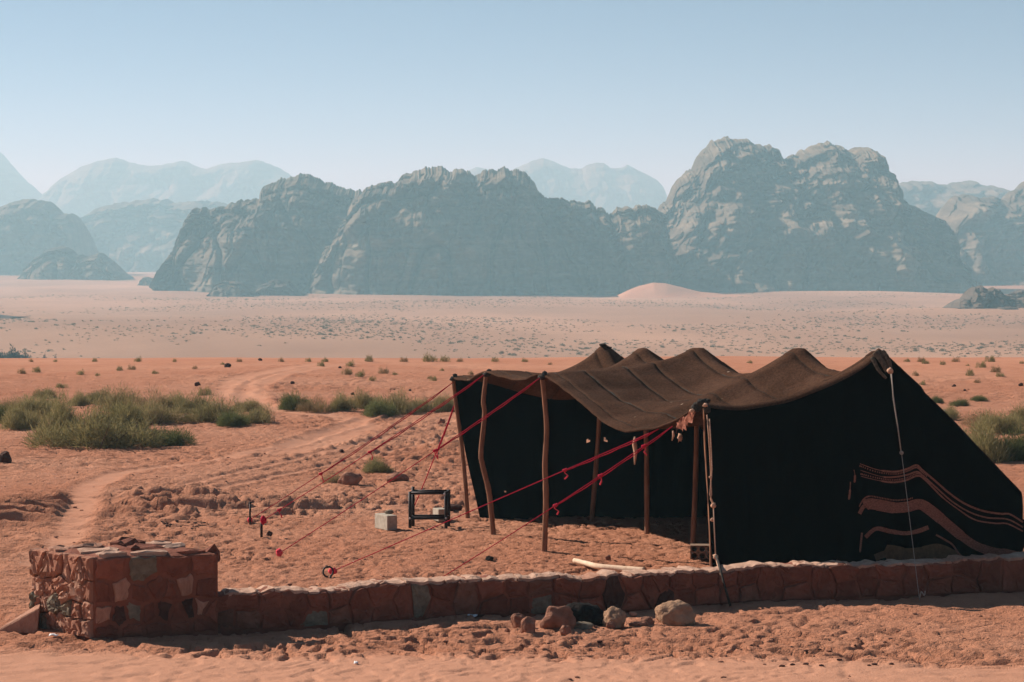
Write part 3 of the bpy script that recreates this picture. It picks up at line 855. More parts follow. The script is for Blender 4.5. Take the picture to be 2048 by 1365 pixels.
# ------------------------------------------------------------------ guy ropes
ROPES = 'red guy ropes of the tent'
def guy_rope(name, label, pts, knots, mat='red_rope', r=.0068, split=None, group=ROPES, end='pink_rope'):
    """pts: world points head to foot; split: share of the length that is doubled; knots: shares"""
    base = pts[-1].copy()
    root = tag(empty(name, base), label, 'rope', group)
    def part(nm, VF, m):
        V, F = VF
        return obj(nm, mesh(nm, [Vector(v) - base for v in V], F), MAT[m], root)
    L = [0]
    for a, b in zip(pts[:-1], pts[1:]):
        L.append(L[-1] + (b - a).length)
    def at(s):
        d = s * L[-1]
        for i in range(len(pts) - 1):
            if d <= L[i + 1] or i == len(pts) - 2:
                return pts[i].lerp(pts[i + 1], (d - L[i]) / max(1e-6, L[i + 1] - L[i]))
    n = 40
    def sagged(s):
        p = at(s).copy()
        p.z -= .03 * 4 * s * (1 - s) * (1 if len(pts) == 2 else 0)
        return p
    part('cord', tube([sagged(i / n) for i in range(n + 1)], r * .8, 6), mat)
    if split:
        off = Vector((.006, 0, -.020))
        part('doubled_cord', tube([sagged(split * i / 24) + off * (1 - (abs(i / 12 - 1)) ** 4) + Vector((0, 0, .004 * math.sin(i * 1.3))) for i in range(25)], r * .95, 6), mat)
    for q, s in enumerate(knots):
        p = sagged(s)
        rnd = random.Random(int(s * 997) + q)
        k = part('knot', merge([lump(p, (.024, .02, .02), q + 3, 2, .6), lump(p + Vector((.02, 0, .012)), (.02, .02, .018), q + 8, 1, .5)]), mat)
        tail = [p, p + Vector((rnd.uniform(-.01, .03), 0, -.03)), p + Vector((rnd.uniform(.0, .05), -.01, -.06)), p + Vector((rnd.uniform(0, .05), 0, -.10))]
        part('loose_end', tube(spline(tail, 4), [.006] * 8 + [.010] * 5, 6), end)
    return root, part
h0, h1, h2, h3 = P(1410, 808, 28.2), P(1080, 756, 31.6), P(968, 750, 33.68), P(905, 766, 35.86)
g1, g2, g3 = G(500, 1042), G(526, 1042), G(558, 1112)
g1.z, g2.z = .06, .2
g2 = P(527, 1040, G(523, 1072).y)
g1 = P(500, 1040, G(500, 1045).y)
rt, part = guy_rope('guy_rope', 'red rope from the farthest front pole to the leftmost iron stake', [h3, g1], [.655], split=.65)
part('end_knot', lump(g1 + Vector((0, -.02, 0)), (.035, .03, .04), 51, 2, .5), 'pink_rope')
rt, part = guy_rope('guy_rope', 'red rope from the crooked front pole to the second iron stake', [h2, g2], [.52, .93], split=.52)
part('end_knot', lump(g2 + Vector((.0, -.02, .0)), (.04, .03, .06), 52, 2, .5), 'red_rope')
rt, part = guy_rope('guy_rope', 'red rope from the tall straight front pole to a red knot in the sand', [h1, Vector((g3.x, g3.y, .03))], [.405], split=.4)
part('end_knot', lump((g3.x, g3.y, .035), (.04, .03, .05), 53, 2, .6), 'pink_rope')
g4 = G(665, 1150)
rt, part = guy_rope('guy_rope', 'red rope from the sagging roof edge down to the black iron ring', [P(1318, 858, 29.3), P(1270, 880, 29.5), Vector((g4.x, g4.y, .04))], [.30], split=.3)
part('end_knot', lump((g4.x, g4.y, .045), (.05, .03, .04), 54, 2, .6), 'pink_rope')
rt, part = guy_rope('guy_rope', 'red rope from the torn roof corner down behind the low wall', [P(1345, 853, 28.7), Vector((G(858, 1171).x, G(858, 1171).y, .0))], [.12, .30, .485], split=.48)
g6 = G(829, 1012)
rt, part = guy_rope('guy_rope', 'short red rope falling steeply behind the farthest front pole', [P(908, 812, 36.6), Vector((g6.x, g6.y, .0))], [.42], split=.42, r=.009)
# pale rope down the end wall
e = G(1839, 1201)
rt, part = guy_rope('guy_rope', 'pale rope from the near peak down over the stone wall', [P(1781, 748, 28.17), P(1803, 906, 27.98), P(1829, 1118, 27.42), Vector((e.x, e.y, .0))], [], mat='white_rope', r=.0045, group=None, end='white_rope')
part('knot', merge([lump(P(1803, 906, 27.97), (.022, .02, .024), 61, 2, .4)]), 'white_rope')
part('doubled_cord', tube([P(1783, 748, 28.16), P(1787, 800, 28.1), P(1795, 850, 28.04), P(1802, 903, 27.98)], .007, 6), 'white_rope')
part('loose_end', tube(spline([Vector((e.x, e.y, .02)), Vector((e.x + .02, e.y, .09)), Vector((e.x + .05, e.y, .05)), Vector((e.x + .06, e.y, .10))], 4), .008, 6), 'white_rope')
# beige lashing cords down the corner pole, ending in a dark strap over the wall
root = tag(empty('guy_rope', G(1461, 1213)), 'beige cord along the near corner pole ending in a dark strap over the wall', 'rope')
b0 = root.location.copy()
def rp(nm, pts, rad, m):
    V, F = tube(pts, rad, 6)
    return obj(nm, mesh(nm, [Vector(v) - b0 for v in V], F), MAT[m], root)
rp('cord', [P(1414, 830, 28.02), P(1418, 880, 28.02), P(1421, 935, 28.02), P(1423, 990, 28.0), P(1421, 998, 28.0), P(1426, 1010, 27.98), P(1427, 1015, 27.95), P(1431, 1112, 27.6)], .0075, 'beige_rope')
rp('cord', [P(1419, 838, 28.0), P(1422, 890, 28.0), P(1424, 940, 28.0), P(1420, 990, 28.0), P(1427, 1010, 27.96)], .0075, 'beige_rope')
for (x, y, D, s) in ((1427, 1012, 27.93, .03), (1424, 1040, 27.9, .022), (1431, 1114, 27.56, .03), (1421, 955, 28.0, .018)):
    V, F = lump(P(x, y, D), (s, s * .8, s), x, 2, .6)
    obj('knot', mesh('knot', [v - b0 for v in V], F), MAT['beige_rope'], root)
rp('strap', [P(1432, 1112, 27.55), P(1439, 1134, 26.93), P(1441, 1141, 26.76), P(1451, 1178, 26.66), Vector((b0.x, b0.y, .0))], .014, 'dark_rope')
rp('cord', [P(1433, 1122, 27.5), P(1441, 1150, 26.74)], .008, 'beige_rope')

# iron stakes
def stake(label, px, ytop, ybot, r=.014):
    b = G(px, ybot)
    t = P(px + 1, ytop, b.y)
    root = tag(empty('iron_stake', b), label, 'stake', 'iron stakes of the guy ropes')
    V, F = tube([Vector((0, 0, -.1)), Vector((0.0, 0, (t.z) * .5)), t - b], r, 8)
    obj('rod', mesh('rod', V, F), MAT['iron'], root)
    V, F = tube([t - b - Vector((0, 0, .006)), t - b + Vector((0, 0, .012))], r * 1.5, 8)
    obj('head', mesh('head', V, F), MAT['iron'], root)
stake('dark iron stake farthest left, with the red knot at its foot', 500, 1006, 1046)
stake('dark iron stake with a red knot at its top beside a small stone', 523, 1037, 1072, .017)
b = G(658, 1154)
root = tag(empty('ring_stake', b), 'black iron ring lying on the sand at a red rope end', 'ring')
ring = [Vector((.058 * math.cos(a) - .01, .02 * math.sin(a), .058 + .058 * math.sin(a))) for a in [R(-60 + 33 * i) for i in range(11)]]
V, F = tube(ring, .011, 8)
obj('ring', mesh('ring', V, F), MAT['iron'], root)
V, F = tube([ring[0] + Vector((0, 0, .01)), ring[0] + Vector((.01, 0, -.12))], .012, 8)
obj('shank', mesh('shank', V, F), MAT['iron'], root)

# ------------------------------------------------------------------ low stone wall with its end pier
WALL = [Vector(p) for p in ((-3.05, 24.83, 0), (-2.08, 25.12, 0), (-.63, 25.86, 0), (.90, 26.20, 0), (2.50, 26.98, 0), (4.16, 27.44, 0), (5.60, 27.88, 0), (8.2, 28.6, 0))]
wpath = spline(WALL, 10)
WL = [0]
for a, b in zip(wpath[:-1], wpath[1:]):
    WL.append(WL[-1] + (b - a).length)
def wat(s):
    s = min(max(s, 0), WL[-1] - 1e-4)
    for i in range(len(wpath) - 1):
        if s <= WL[i + 1]:
            t = (s - WL[i]) / (WL[i + 1] - WL[i])
            p = wpath[i].lerp(wpath[i + 1], t)
            d = (wpath[i + 1] - wpath[i]).normalized()
            return p, Vector((d.y, -d.x, 0))
WH = .36
wall = tag(empty('stone_wall', (1.0, 26.3, 0)), 'low red stone wall running in front of the tent, ending in a square pier', 'wall')
W0 = Vector((1.0, 26.3, 0))
def wpart(name, V, F, mat, parent=wall, smooth=True):
    return obj(name, mesh(name, [Vector(v) - W0 for v in V], F, smooth), mat, parent)
def wtop(s):
    return WH + .012 * float(noise2(s * 1.3, .5, 201)) + .024 * float(noise2(s * 4.5, .5, 202)) + .02 * float(noise2(s * 11, .5, 203))
ns = 240
A = []
for i in range(ns + 1):
    s = WL[-1] * i / ns
    p, n = wat(s)
    h = wtop(s)
    rowp = []
    for (o, z) in ((.0, -.08), (.0, h * .25), (.0, h * .5), (.0, h * .75), (.0, h - .025), (-.03, h), (-.12, h + .01), (-.21, h + .008), (-.28, h - .01), (-.31, h * .6), (-.31, -.08)):
        q = p + n * (o + .016 * float(noise2(s * 6, z * 9 + o * 9, 203)))
        rowp.append((q.x, q.y, z + (.012 * float(noise2(s * 8, o * 12, 204)) if z > .2 else 0)))
    A.append(rowp)
A = np.array(A) - np.array(W0)
obj('mortar', grid_mesh('mortar', A[..., 0], A[..., 1], A[..., 2]), MAT['mortar'], wall)

def clip_poly(poly, nx, ny, c):       # keep nx*x+ny*y <= c
    out = []
    for i in range(len(poly)):
        a, b = poly[i], poly[(i + 1) % len(poly)]
        da, db = nx * a[0] + ny * a[1] - c, nx * b[0] + ny * b[1] - c
        if da <= 0: out.append(a)
        if da * db < 0:
            t = da / (da - db)
            out.append((a[0] + (b[0] - a[0]) * t, a[1] + (b[1] - a[1]) * t))
    return out
def voronoi(seeds, w, h):
    cells = []
    for i, s in enumerate(seeds):
        poly = [(0, 0), (w, 0), (w, h), (0, h)]
        for j, q in enumerate(seeds):
            if j == i: continue
            dx, dy = q[0] - s[0], q[1] - s[1]
            if dx * dx + dy * dy > 1.2: continue
            poly = clip_poly(poly, dx, dy, dx * (s[0] + q[0]) / 2 + dy * (s[1] + q[1]) / 2)
            if len(poly) < 3: break
        cells.append(poly)
    return cells
def soften(poly, gap, rnd):
    cx, cy = sum(p[0] for p in poly) / len(poly), sum(p[1] for p in poly) / len(poly)
    out = []
    n = len(poly)
    for i in range(n):
        a, b = poly[i], poly[(i + 1) % n]
        for t in (.05, .35, .65, .95):
            x, y = a[0] + (b[0] - a[0]) * t, a[1] + (b[1] - a[1]) * t
            L = math.hypot(x - cx, y - cy) or 1
            k = max(.35, 1 - gap / L * rnd.uniform(.6, 1.7))
            out.append((cx + (x - cx) * k, cy + (y - cy) * k))
    return out, (cx, cy)
def stone(poly, to3d, proud, rnd, mat, relief_=.012, gap=.016):
    ring, c = soften(poly, gap, rnd)
    n = len(ring)
    V, F = [], []
    tilt = (rnd.uniform(-1, 1) * .10, rnd.uniform(-1, 1) * .08)
    for k, (sc, d) in enumerate(((1.0, -.05), (1.0, .5 * proud), (.9, .9 * proud), (.5, proud))):
        for (x, y) in ring:
            u, v = c[0] + (x - c[0]) * sc, c[1] + (y - c[1]) * sc
            j = rnd.uniform(-1, 1) * relief_ * (1 if k else 0)
            V.append(to3d(u, v, d + j + (tilt[0] * (u - c[0]) + tilt[1] * (v - c[1])) * (1 if k else 0)))
    for k in range(3):
        for i in range(n):
            F.append((k * n + i, k * n + (i + 1) % n, (k + 1) * n + (i + 1) % n, (k + 1) * n + i))
    F.append(tuple(range(3 * n, 4 * n)))
    return wpart('stone', V, F, mat, wall, smooth=False)
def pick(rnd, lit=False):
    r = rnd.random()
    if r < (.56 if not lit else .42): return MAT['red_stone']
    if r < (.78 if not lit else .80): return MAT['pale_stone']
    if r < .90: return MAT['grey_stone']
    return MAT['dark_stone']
# stones of the long front face
rnd = random.Random(12)
seeds = []
s = .22
while s < WL[-1]:
    two = rnd.random() < .62
    wd = rnd.uniform(.17, .33)
    if two:
        f = rnd.uniform(.45, .62)
        seeds.append((s + rnd.uniform(-.04, .04), WH * f * .5)); seeds.append((s + rnd.uniform(-.06, .06), WH * (f + (1 - f) * .5)))
    else:
        seeds.append((s, WH * rnd.uniform(.42, .6)))
    s += wd
def on_low(u, v, d):
    p, n = wat(u)
    return p + n * d + Vector((0, 0, v * wtop(u) / WH * .985))
for poly in voronoi(seeds, WL[-1], WH):
    if len(poly) >= 3:
        r_ = rnd.random()
        stone(poly, on_low, rnd.uniform(.008, .034), rnd, MAT['red_stone'] if r_ < .74 else MAT['brown_stone'] if r_ < .88 else MAT['dark_stone'] if r_ < .95 else MAT['grey_stone'], .008, .011)
# pale coping pieces along the top, ragged towards the front
s = .25
while s < WL[-1] - .6:
    L = rnd.uniform(.16, .46)
    m = max(3, int(L / .045))
    fr, bk = [], []
    lift = rnd.uniform(.004, .02)
    dip = rnd.uniform(-.008, .012)
    for q in range(m + 1):
        sq = s + .006 + (L - .012) * q / m
        p, n = wat(sq)
        z = wtop(sq) + lift + dip * q / m
        fr.append((p + n * (.012 - rnd.random() ** 2 * .055), z + rnd.uniform(-.008, .004)))
        bk.append((p - n * rnd.uniform(.25, .31), z + rnd.uniform(-.006, .008)))
    V, F = [], []
    for q in range(m + 1):
        (a, za), (b, zb_) = fr[q], bk[q]
        c = a.lerp(b, rnd.uniform(.2, .45))
        V += [Vector((a.x, a.y, za - .035)), Vector((a.x, a.y, za - .004)), Vector((c.x, c.y, (za + zb_) / 2 + rnd.uniform(.0, .014))), Vector((b.x, b.y, zb_)), Vector((b.x, b.y, zb_ - .035))]
    for q in range(m):
        for k in range(4):
            F.append((q * 5 + k, (q + 1) * 5 + k, (q + 1) * 5 + k + 1, q * 5 + k + 1))
    F += [(0, 1, 2, 3, 4), tuple(m * 5 + k for k in (4, 3, 2, 1, 0))]
    wpart('cap_stone', V, F, MAT['cap'] if rnd.random() < .8 else MAT['pale_stone'], wall, smooth=False)
    s += L
# the end pier
PL, PR = Vector((-4.0, 24.38, 0)), Vector((-2.86, 24.80, 0))
PBL, PBR = Vector((-4.72, 25.18, 0)), Vector((-3.45, 25.65, 0))
PH = .78
pier = wpart('pier', [], [], MAT['mortar'])
core = [PL, PR, PBR, PBL]
def pier_face(a, b, h, n_u, n_v, seed, ptop):
    d = (b - a); L = d.length; d = d / L
    nrm = Vector((d.y, -d.x, 0))
    B = np.zeros((n_v + 1, n_u + 1, 3))
    for i in range(n_v + 1):
        for j in range(n_u + 1):
            u, v = L * j / n_u, -.08 + (h + .08) * i / n_v
            edge = min(1, j, n_u - j, )
            B[i, j] = a + d * u + Vector((0, 0, v)) + nrm * (.02 * float(noise2(u * 7, v * 7, seed)) * edge) - W0
    return B, L, d, nrm
bm_parts = []
for (a, b, sd) in ((PL, PR, 301), (PBL, PL, 302), (PR, PBR, 303), (PBR, PBL, 304)):
    B, L, d, nrm = pier_face(a, b, PH - .02, 30, 20, sd, PH)
    n, m = B.shape[:2]
    bm_parts.append(([Vector(p) + W0 for p in B.reshape(-1, 3)], [(i * m + j, i * m + j + 1, (i + 1) * m + j + 1, (i + 1) * m + j) for i in range(n - 1) for j in range(m - 1)]))
tv = []
nt_ = 20
for i in range(nt_ + 1):
    for j in range(nt_ + 1):
        p = PL.lerp(PR, j / nt_).lerp(PBL.lerp(PBR, j / nt_), i / nt_)
        e = min(i, j, nt_ - i, nt_ - j)
        tv.append(Vector((p.x, p.y, PH - .022 + (.03 + .03 * float(noise2(p.x * 5, p.y * 5, 305))) * min(1, e / 2))))
bm_parts.append((tv, [(i * (nt_ + 1) + j, i * (nt_ + 1) + j + 1, (i + 1) * (nt_ + 1) + j + 1, (i + 1) * (nt_ + 1) + j) for i in range(nt_) for j in range(nt_)]))
V, F = merge(bm_parts)
bpy.data.objects.remove(pier)
pier = wpart('pier_core', V, F, MAT['mortar'])
def pier_stones(a, b, seeds, mats, proud, rl, gap, sd):
    rnd = random.Random(sd)
    d = (b - a); L = d.length; d = d / L
    nrm = Vector((d.y, -d.x, 0))
    def f(u, v, q):
        return a + d * u + Vector((0, 0, v)) + nrm * q
    for poly, mt in zip(voronoi(seeds, L, PH), mats):
        if len(poly) >= 3:
            stone(poly, f, rnd.uniform(*proud), rnd, MAT[mt] if mt else pick(rnd, True), rl, gap)
Lf = (PR - PL).length
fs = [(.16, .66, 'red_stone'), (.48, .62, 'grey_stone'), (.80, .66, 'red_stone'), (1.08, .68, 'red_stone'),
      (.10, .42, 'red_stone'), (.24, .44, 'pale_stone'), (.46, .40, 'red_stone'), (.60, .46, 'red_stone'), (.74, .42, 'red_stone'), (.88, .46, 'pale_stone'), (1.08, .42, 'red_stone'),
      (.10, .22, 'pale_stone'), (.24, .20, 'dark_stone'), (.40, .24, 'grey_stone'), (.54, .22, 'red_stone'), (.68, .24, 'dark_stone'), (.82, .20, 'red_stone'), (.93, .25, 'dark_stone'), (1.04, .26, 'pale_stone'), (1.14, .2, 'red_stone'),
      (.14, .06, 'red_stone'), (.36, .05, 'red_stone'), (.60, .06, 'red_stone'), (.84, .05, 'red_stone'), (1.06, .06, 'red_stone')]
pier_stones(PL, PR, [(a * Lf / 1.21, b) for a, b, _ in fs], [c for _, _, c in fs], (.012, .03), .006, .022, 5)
Le = (PL - PBL).length
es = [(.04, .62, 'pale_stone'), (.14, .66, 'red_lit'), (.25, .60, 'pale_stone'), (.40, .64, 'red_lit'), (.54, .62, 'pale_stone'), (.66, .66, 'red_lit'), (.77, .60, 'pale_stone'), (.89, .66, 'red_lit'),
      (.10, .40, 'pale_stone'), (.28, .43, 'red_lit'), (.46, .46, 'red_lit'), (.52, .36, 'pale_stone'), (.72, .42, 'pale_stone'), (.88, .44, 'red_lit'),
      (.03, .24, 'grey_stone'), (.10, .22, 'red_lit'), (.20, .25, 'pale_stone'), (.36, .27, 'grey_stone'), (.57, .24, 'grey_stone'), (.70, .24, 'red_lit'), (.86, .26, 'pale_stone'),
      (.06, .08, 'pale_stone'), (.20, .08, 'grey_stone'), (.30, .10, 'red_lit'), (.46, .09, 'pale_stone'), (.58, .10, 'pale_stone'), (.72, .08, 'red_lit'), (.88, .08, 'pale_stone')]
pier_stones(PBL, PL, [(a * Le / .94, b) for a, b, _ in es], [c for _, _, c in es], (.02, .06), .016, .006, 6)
# flat slabs and a rise of rubble on top of the pier
rnd = random.Random(31)
for (u, v, L, Wd, th, mt) in ((.2, .12, .34, .2, .03, 'cap'), (.52, .12, .40, .22, .025, 'cap'), (.82, .14, .3, .2, .02, 'red_stone'), (.25, .45, .4, .3, .03, 'cap'), (.6, .45, .36, .26, .05, 'red_stone'), (.85, .5, .3, .28, .04, 'cap'), (.3, .8, .36, .26, .04, 'pale_stone'), (.62, .82, .34, .26, .07, 'red_stone'), (.86, .84, .28, .24, .03, 'cap'), (.08, .75, .2, .3, .03, 'pale_stone')):
    c = PL.lerp(PR, u).lerp(PBL.lerp(PBR, u), v)
    m = 10
    d = (PR - PL).normalized(); n2 = Vector((-d.y, d.x, 0))
    rr = [(math.copysign(abs(math.cos(a)) ** .6, math.cos(a)) * k_, math.copysign(abs(math.sin(a)) ** .6, math.sin(a)) * k_) for a, k_ in [(2 * math.pi * (q + rnd.uniform(-.3, .3)) / m, rnd.uniform(.72, 1.12)) for q in range(m)]]
    V = []
    for sc, z in ((1, -.03), (1, th * .6), (.65, th)):
        for (a, b) in rr:
            q = c + d * (a * L * .5 * sc) + n2 * (b * Wd * .5 * sc)
            V.append(Vector((q.x, q.y, PH + .006 + z * (1 if z < 0 else rnd.uniform(.3, 1.2)))))
    F = [tuple(range(2 * m, 3 * m))]
    for k in (0, 1):
        F += [(k * m + q, k * m + (q + 1) % m, (k + 1) * m + (q + 1) % m, (k + 1) * m + q) for q in range(m)]
    wpart('cap_stone', V, F, MAT[mt], wall, smooth=False)
# pointed corner stone at the right of the pier
c = PR + Vector((-.06, .05, 0))
V = [c + Vector((-.14, -.05, PH - .1)), c + Vector((.07, .02, PH - .1)), c + Vector((.06, .2, PH - .1)), c + Vector((-.12, .2, PH - .1)), c + Vector((.02, .03, PH + .075)), c + Vector((.06, .12, PH - .01)), c + Vector((-.1, .1, PH + .0))]
wpart('stone', V, [(0, 1, 4), (1, 2, 5), (1, 5, 4), (2, 3, 6), (2, 6, 5), (3, 0, 6), (0, 4, 6), (4, 5, 6)], MAT['red_stone'], wall, smooth=False)

# ------------------------------------------------------------------ loose rocks
def rock_mesh(name, size, seed, cuts=9, sub=4, rough=.22):
    bm = bmesh.new()
    bmesh.ops.create_icosphere(bm, subdivisions=sub, radius=1)
    co = np.array([v.co[:] for v in bm.verts])
    F = [tuple(v.index for v in f.verts) for f in bm.faces]
    bm.free()
    rnd = np.random.RandomState(seed)
    for _ in range(cuts):
        n = rnd.normal(size=3); n /= np.linalg.norm(n)
        c = rnd.uniform(.62, .92)
        d = co @ n - c
        co = co - np.where(d > 0, d * .92, 0)[:, None] * n
    r = 1 + rough * noise3(co[:, 0] * 2 + seed, co[:, 1] * 2, co[:, 2] * 2, seed) + rough * .35 * noise3(co[:, 0] * 6 + seed, co[:, 1] * 6, co[:, 2] * 6, seed + 1)
    co = co * r[:, None]
    co[:, 2] = np.where(co[:, 2] < -.55, -.55 + (co[:, 2] + .55) * .2, co[:, 2])
    lo, hi = co.min(0), co.max(0)
    co = (co - [(lo[0] + hi[0]) / 2, (lo[1] + hi[1]) / 2, lo[2]]) / (hi - lo) * np.array(size)
    return mesh(name, co, F)
def rock(name, label, px, py, w, h, seed, mat='boulder', dep=.8, cat='rock', group=None, cuts=9, rz=0.0, sink=.14, sub=4):
    """px,py: middle of its foot in the photograph; w,h: size there"""
    g = G0(px, py)
    k = g.y / FPX
    W, H = w * k, h * k / (1 - sink)
    o = obj(name, rock_mesh(name, (W, W * dep, H), seed, cuts, sub), MAT[mat])
    o.location = (g.x, g.y + W * dep * .35, g.z - H * sink)
    o.rotation_euler = (0, 0, rz)
    return tag(o, label, cat, group)
FP = 'stones in front of the wall'
rock('boulder', 'large tan boulder with a red shaded side, rightmost before the wall', 1352, 1250, 84, 48, 101, 'tan_boulder', .8, group=FP, cuts=6)
rock('boulder', 'big half-blackened boulder beside the burnt fire place', 1116, 1260, 74, 48, 105, 'boulder', .8, group=FP, cuts=6)
rock('boulder', 'tan round boulder right of the sooty stones', 1228, 1253, 52, 38, 103, 'tan_boulder', .9, group=FP, cuts=6)
rock('rock', 'reddish rock at the left end of the fire stones, set back', 1037, 1256, 32, 28, 104, group=FP)
rock('rock', 'small upright red rock in front, second from left of the fire stones', 1056, 1267, 32, 33, 115, group=FP)
rock('rock', 'jet black sooty rock behind the pale flat stone', 1168, 1250, 92, 42, 106, 'soot', .7, group=FP)
rock('rock', 'sooty black lump left of the tan round boulder', 1196, 1251, 40, 20, 107, 'soot', .7, group=FP)
rock('flat_stone', 'pale flat stone lying before the sooty rock', 1163, 1258, 52, 13, 108, 'grey_stone', .6, group=FP)
rock('rock', 'small rough red stone before the half-blackened boulder', 1131, 1268, 24, 17, 109, group=FP)
rock('rock', 'small low red stone under the tan round boulder', 1222, 1256, 20, 13, 110, group=FP)
rock('flat_stone', 'low flat stone right of the tan round boulder', 1275, 1253, 36, 10, 111, 'boulder', .6, group=FP)
rock('rock', 'dark peaked rock between the two tan boulders', 1294, 1252, 32, 18, 112, 'boulder', .7, group=FP)
rock('rock', 'small pale stone behind, in the shade of the wall by the large boulder', 1266, 1232, 18, 8, 113, 'pale_stone', .7, group=FP)
MID = 'rocks on the sand between the bushes and the tent'
rock('rock', 'dark red wedge rock by the grey bush, left of two', 699, 969, 52, 24, 121, 'boulder', .7, group=MID)
rock('rock', 'brown wedge rock under the red rope, right of two', 794, 964, 48, 19, 122, 'boulder', .7, group=MID)
rock('rock', 'dark pointed rock at the left edge of the picture', 8, 927, 30, 24, 123, 'dark_stone', .8, group=MID)
rock('rock', 'small brown stone beside the second iron stake', 539, 1072, 13, 10, 124, 'dark_stone', group=MID)
rock('rock', 'grey-brown block rock behind the farthest front pole, left one', 882, 848, 18, 11, 125, 'boulder', group=MID)
rock('rock', 'small brown rock close to the far end wall of the tent', 925, 848, 16, 10, 126, 'boulder', group=MID)
rock('rock', 'small brown stone on the sand behind the bleached log', 1216, 1120, 13, 10, 127, 'boulder', group=MID)
rock('rock', 'black lump of charcoal on the sand before the tall pole', 979, 1121, 17, 9, 128, 'soot', group=MID)
rock('rock', 'dark stone on the sand left of the grey bush', 683, 905, 10, 6, 129, 'dark_stone', group=MID)
rock('rock', 'grey stone behind the metal frame near the tent', 905, 1022, 40, 14, 130, 'dark_stone', .7, group=MID)
TER = 'dark stones scattered on the far terrace'
for i, (x, y, w, lab) in enumerate(((395, 772, 13, 'dark stone just above the small lone bush by the curving track'), (585, 768, 9, 'small dark stone right of the curving track, below its bend'), (455, 735, 14, 'largest dark stone left of the far end of the curving track'),
        (520, 722, 9, 'dark stone on the terrace edge above the curving track'), (680, 737, 7, 'tiny dark stone on the terrace right of the far track end'), (2042, 772, 10, 'dark stone at the right picture edge above the bushes'),
        (1908, 774, 9, 'dark stone on the red sand just right of the tent slope'), (1930, 782, 6, 'tiny stone next to the dark one right of the tent slope'), (705, 790, 8, 'small dark stone behind the row of bushes left of the ropes'), (820, 782, 6, 'tiny dark stone behind the bushes near the farthest pole'))):
    rock('rock', lab, x, y, w, w * .6, 140 + i, 'dark_stone', group=TER, sub=3)
# leaning slab left of the pier
V = [Vector(p) for p in ((-5.06, 24.86, -.02), (-4.62, 24.80, -.02), (-4.60, 24.82, .235), (-4.98, 24.88, .04), (-5.02, 25.10, -.02), (-4.66, 25.2, -.02), (-4.64, 25.1, .25), (-4.96, 25.06, .05))]
o = obj('stone_slab', mesh('stone_slab', V, [(0, 1, 2, 3), (7, 6, 5, 4), (3, 2, 6, 7), (1, 5, 6, 2), (0, 3, 7, 4), (0, 4, 5, 1)], False), MAT['pale_stone'])
bv = o.modifiers.new('edge', 'BEVEL'); bv.width = .012; bv.segments = 2
tag(o, 'wedge-shaped stone slab leaning against the left foot of the pier', 'stone')
# a few pebbles and clods, too many to count
rnd = random.Random(77)
parts = []
for i in range(700):
    y = 22 + 50 * rnd.random() ** 1.6
    x = rnd.uniform(-.24, .24) * y
    if y < 23.6 and rnd.random() < .75: continue
    if 24.2 < y < 29.5 and abs(y - (26.0 + .25 * x)) < .8: continue
    r = rnd.uniform(.007, .022) * (1 if rnd.random() < .93 else 1.7)
    V, F = lump((x, y, surf(x, y) + r * .2), (r * rnd.uniform(.9, 1.7), r, r * rnd.uniform(.5, .9)), i, 1, .5)
    parts.append((V, F))
V, F = merge(parts)
kind(obj('pebbles', mesh('pebbles', V, F, False), MAT['boulder']), 'stuff')
rnd = random.Random(78)
parts = []
for (cx, cy, n, sp) in ((325, 1048, 16, 16), (400, 1048, 22, 20), (1560, 1300, 7, 60), (1850, 1290, 9, 110), (1150, 1290, 6, 80)  , (1700, 1330, 10, 90)):
    for i in range(n):
        g = G(cx + rnd.gauss(0, sp), cy + rnd.gauss(0, 5))
        r = rnd.uniform(.010, .022)
        parts.append(lump((g.x, g.y, surf(g.x, g.y) + r * .3), (r * 1.4, r, r * .7), i + cx, 1, .5))
V, F = merge(parts)
kind(obj('dark_pebbles', mesh('dark_pebbles', V, F, False), MAT['dark_stone']), 'stuff')

# ------------------------------------------------------------------ small things round the camp
# concrete blocks
def conc(label, corner_px, rz, s):
    g = G(*corner_px)
    root = obj('concrete_block', None)
    V, F = box((0, 0, s[2] / 2 - .01), s)
    o = obj('concrete_block', mesh('concrete_block', V, F, False), MAT['concrete'])
    o.location = (g.x + .0, g.y + .12, 0)
    o.rotation_euler = (0, 0, rz)
    b = o.modifiers.new('edge', 'BEVEL'); b.width = .008; b.segments = 2
    bpy.data.objects.remove(root)
    return tag(o, label, 'block', 'pale concrete blocks')
conc('pale concrete block with a stone on it, left of the metal frame', (771, 1059), R(118), (.40, .15, .20))
conc('pale concrete block standing behind the metal frame', (880, 1042), R(112), (.24, .14, .17))
k = rock_mesh('rock', (.13, .1, .06), 151)
o = obj('rock', k, MAT['grey_stone']); o.location = G(771, 1059) + Vector((.04, .20, .186)); tag(o, 'small brown stone lying on top of the left concrete block', 'rock')
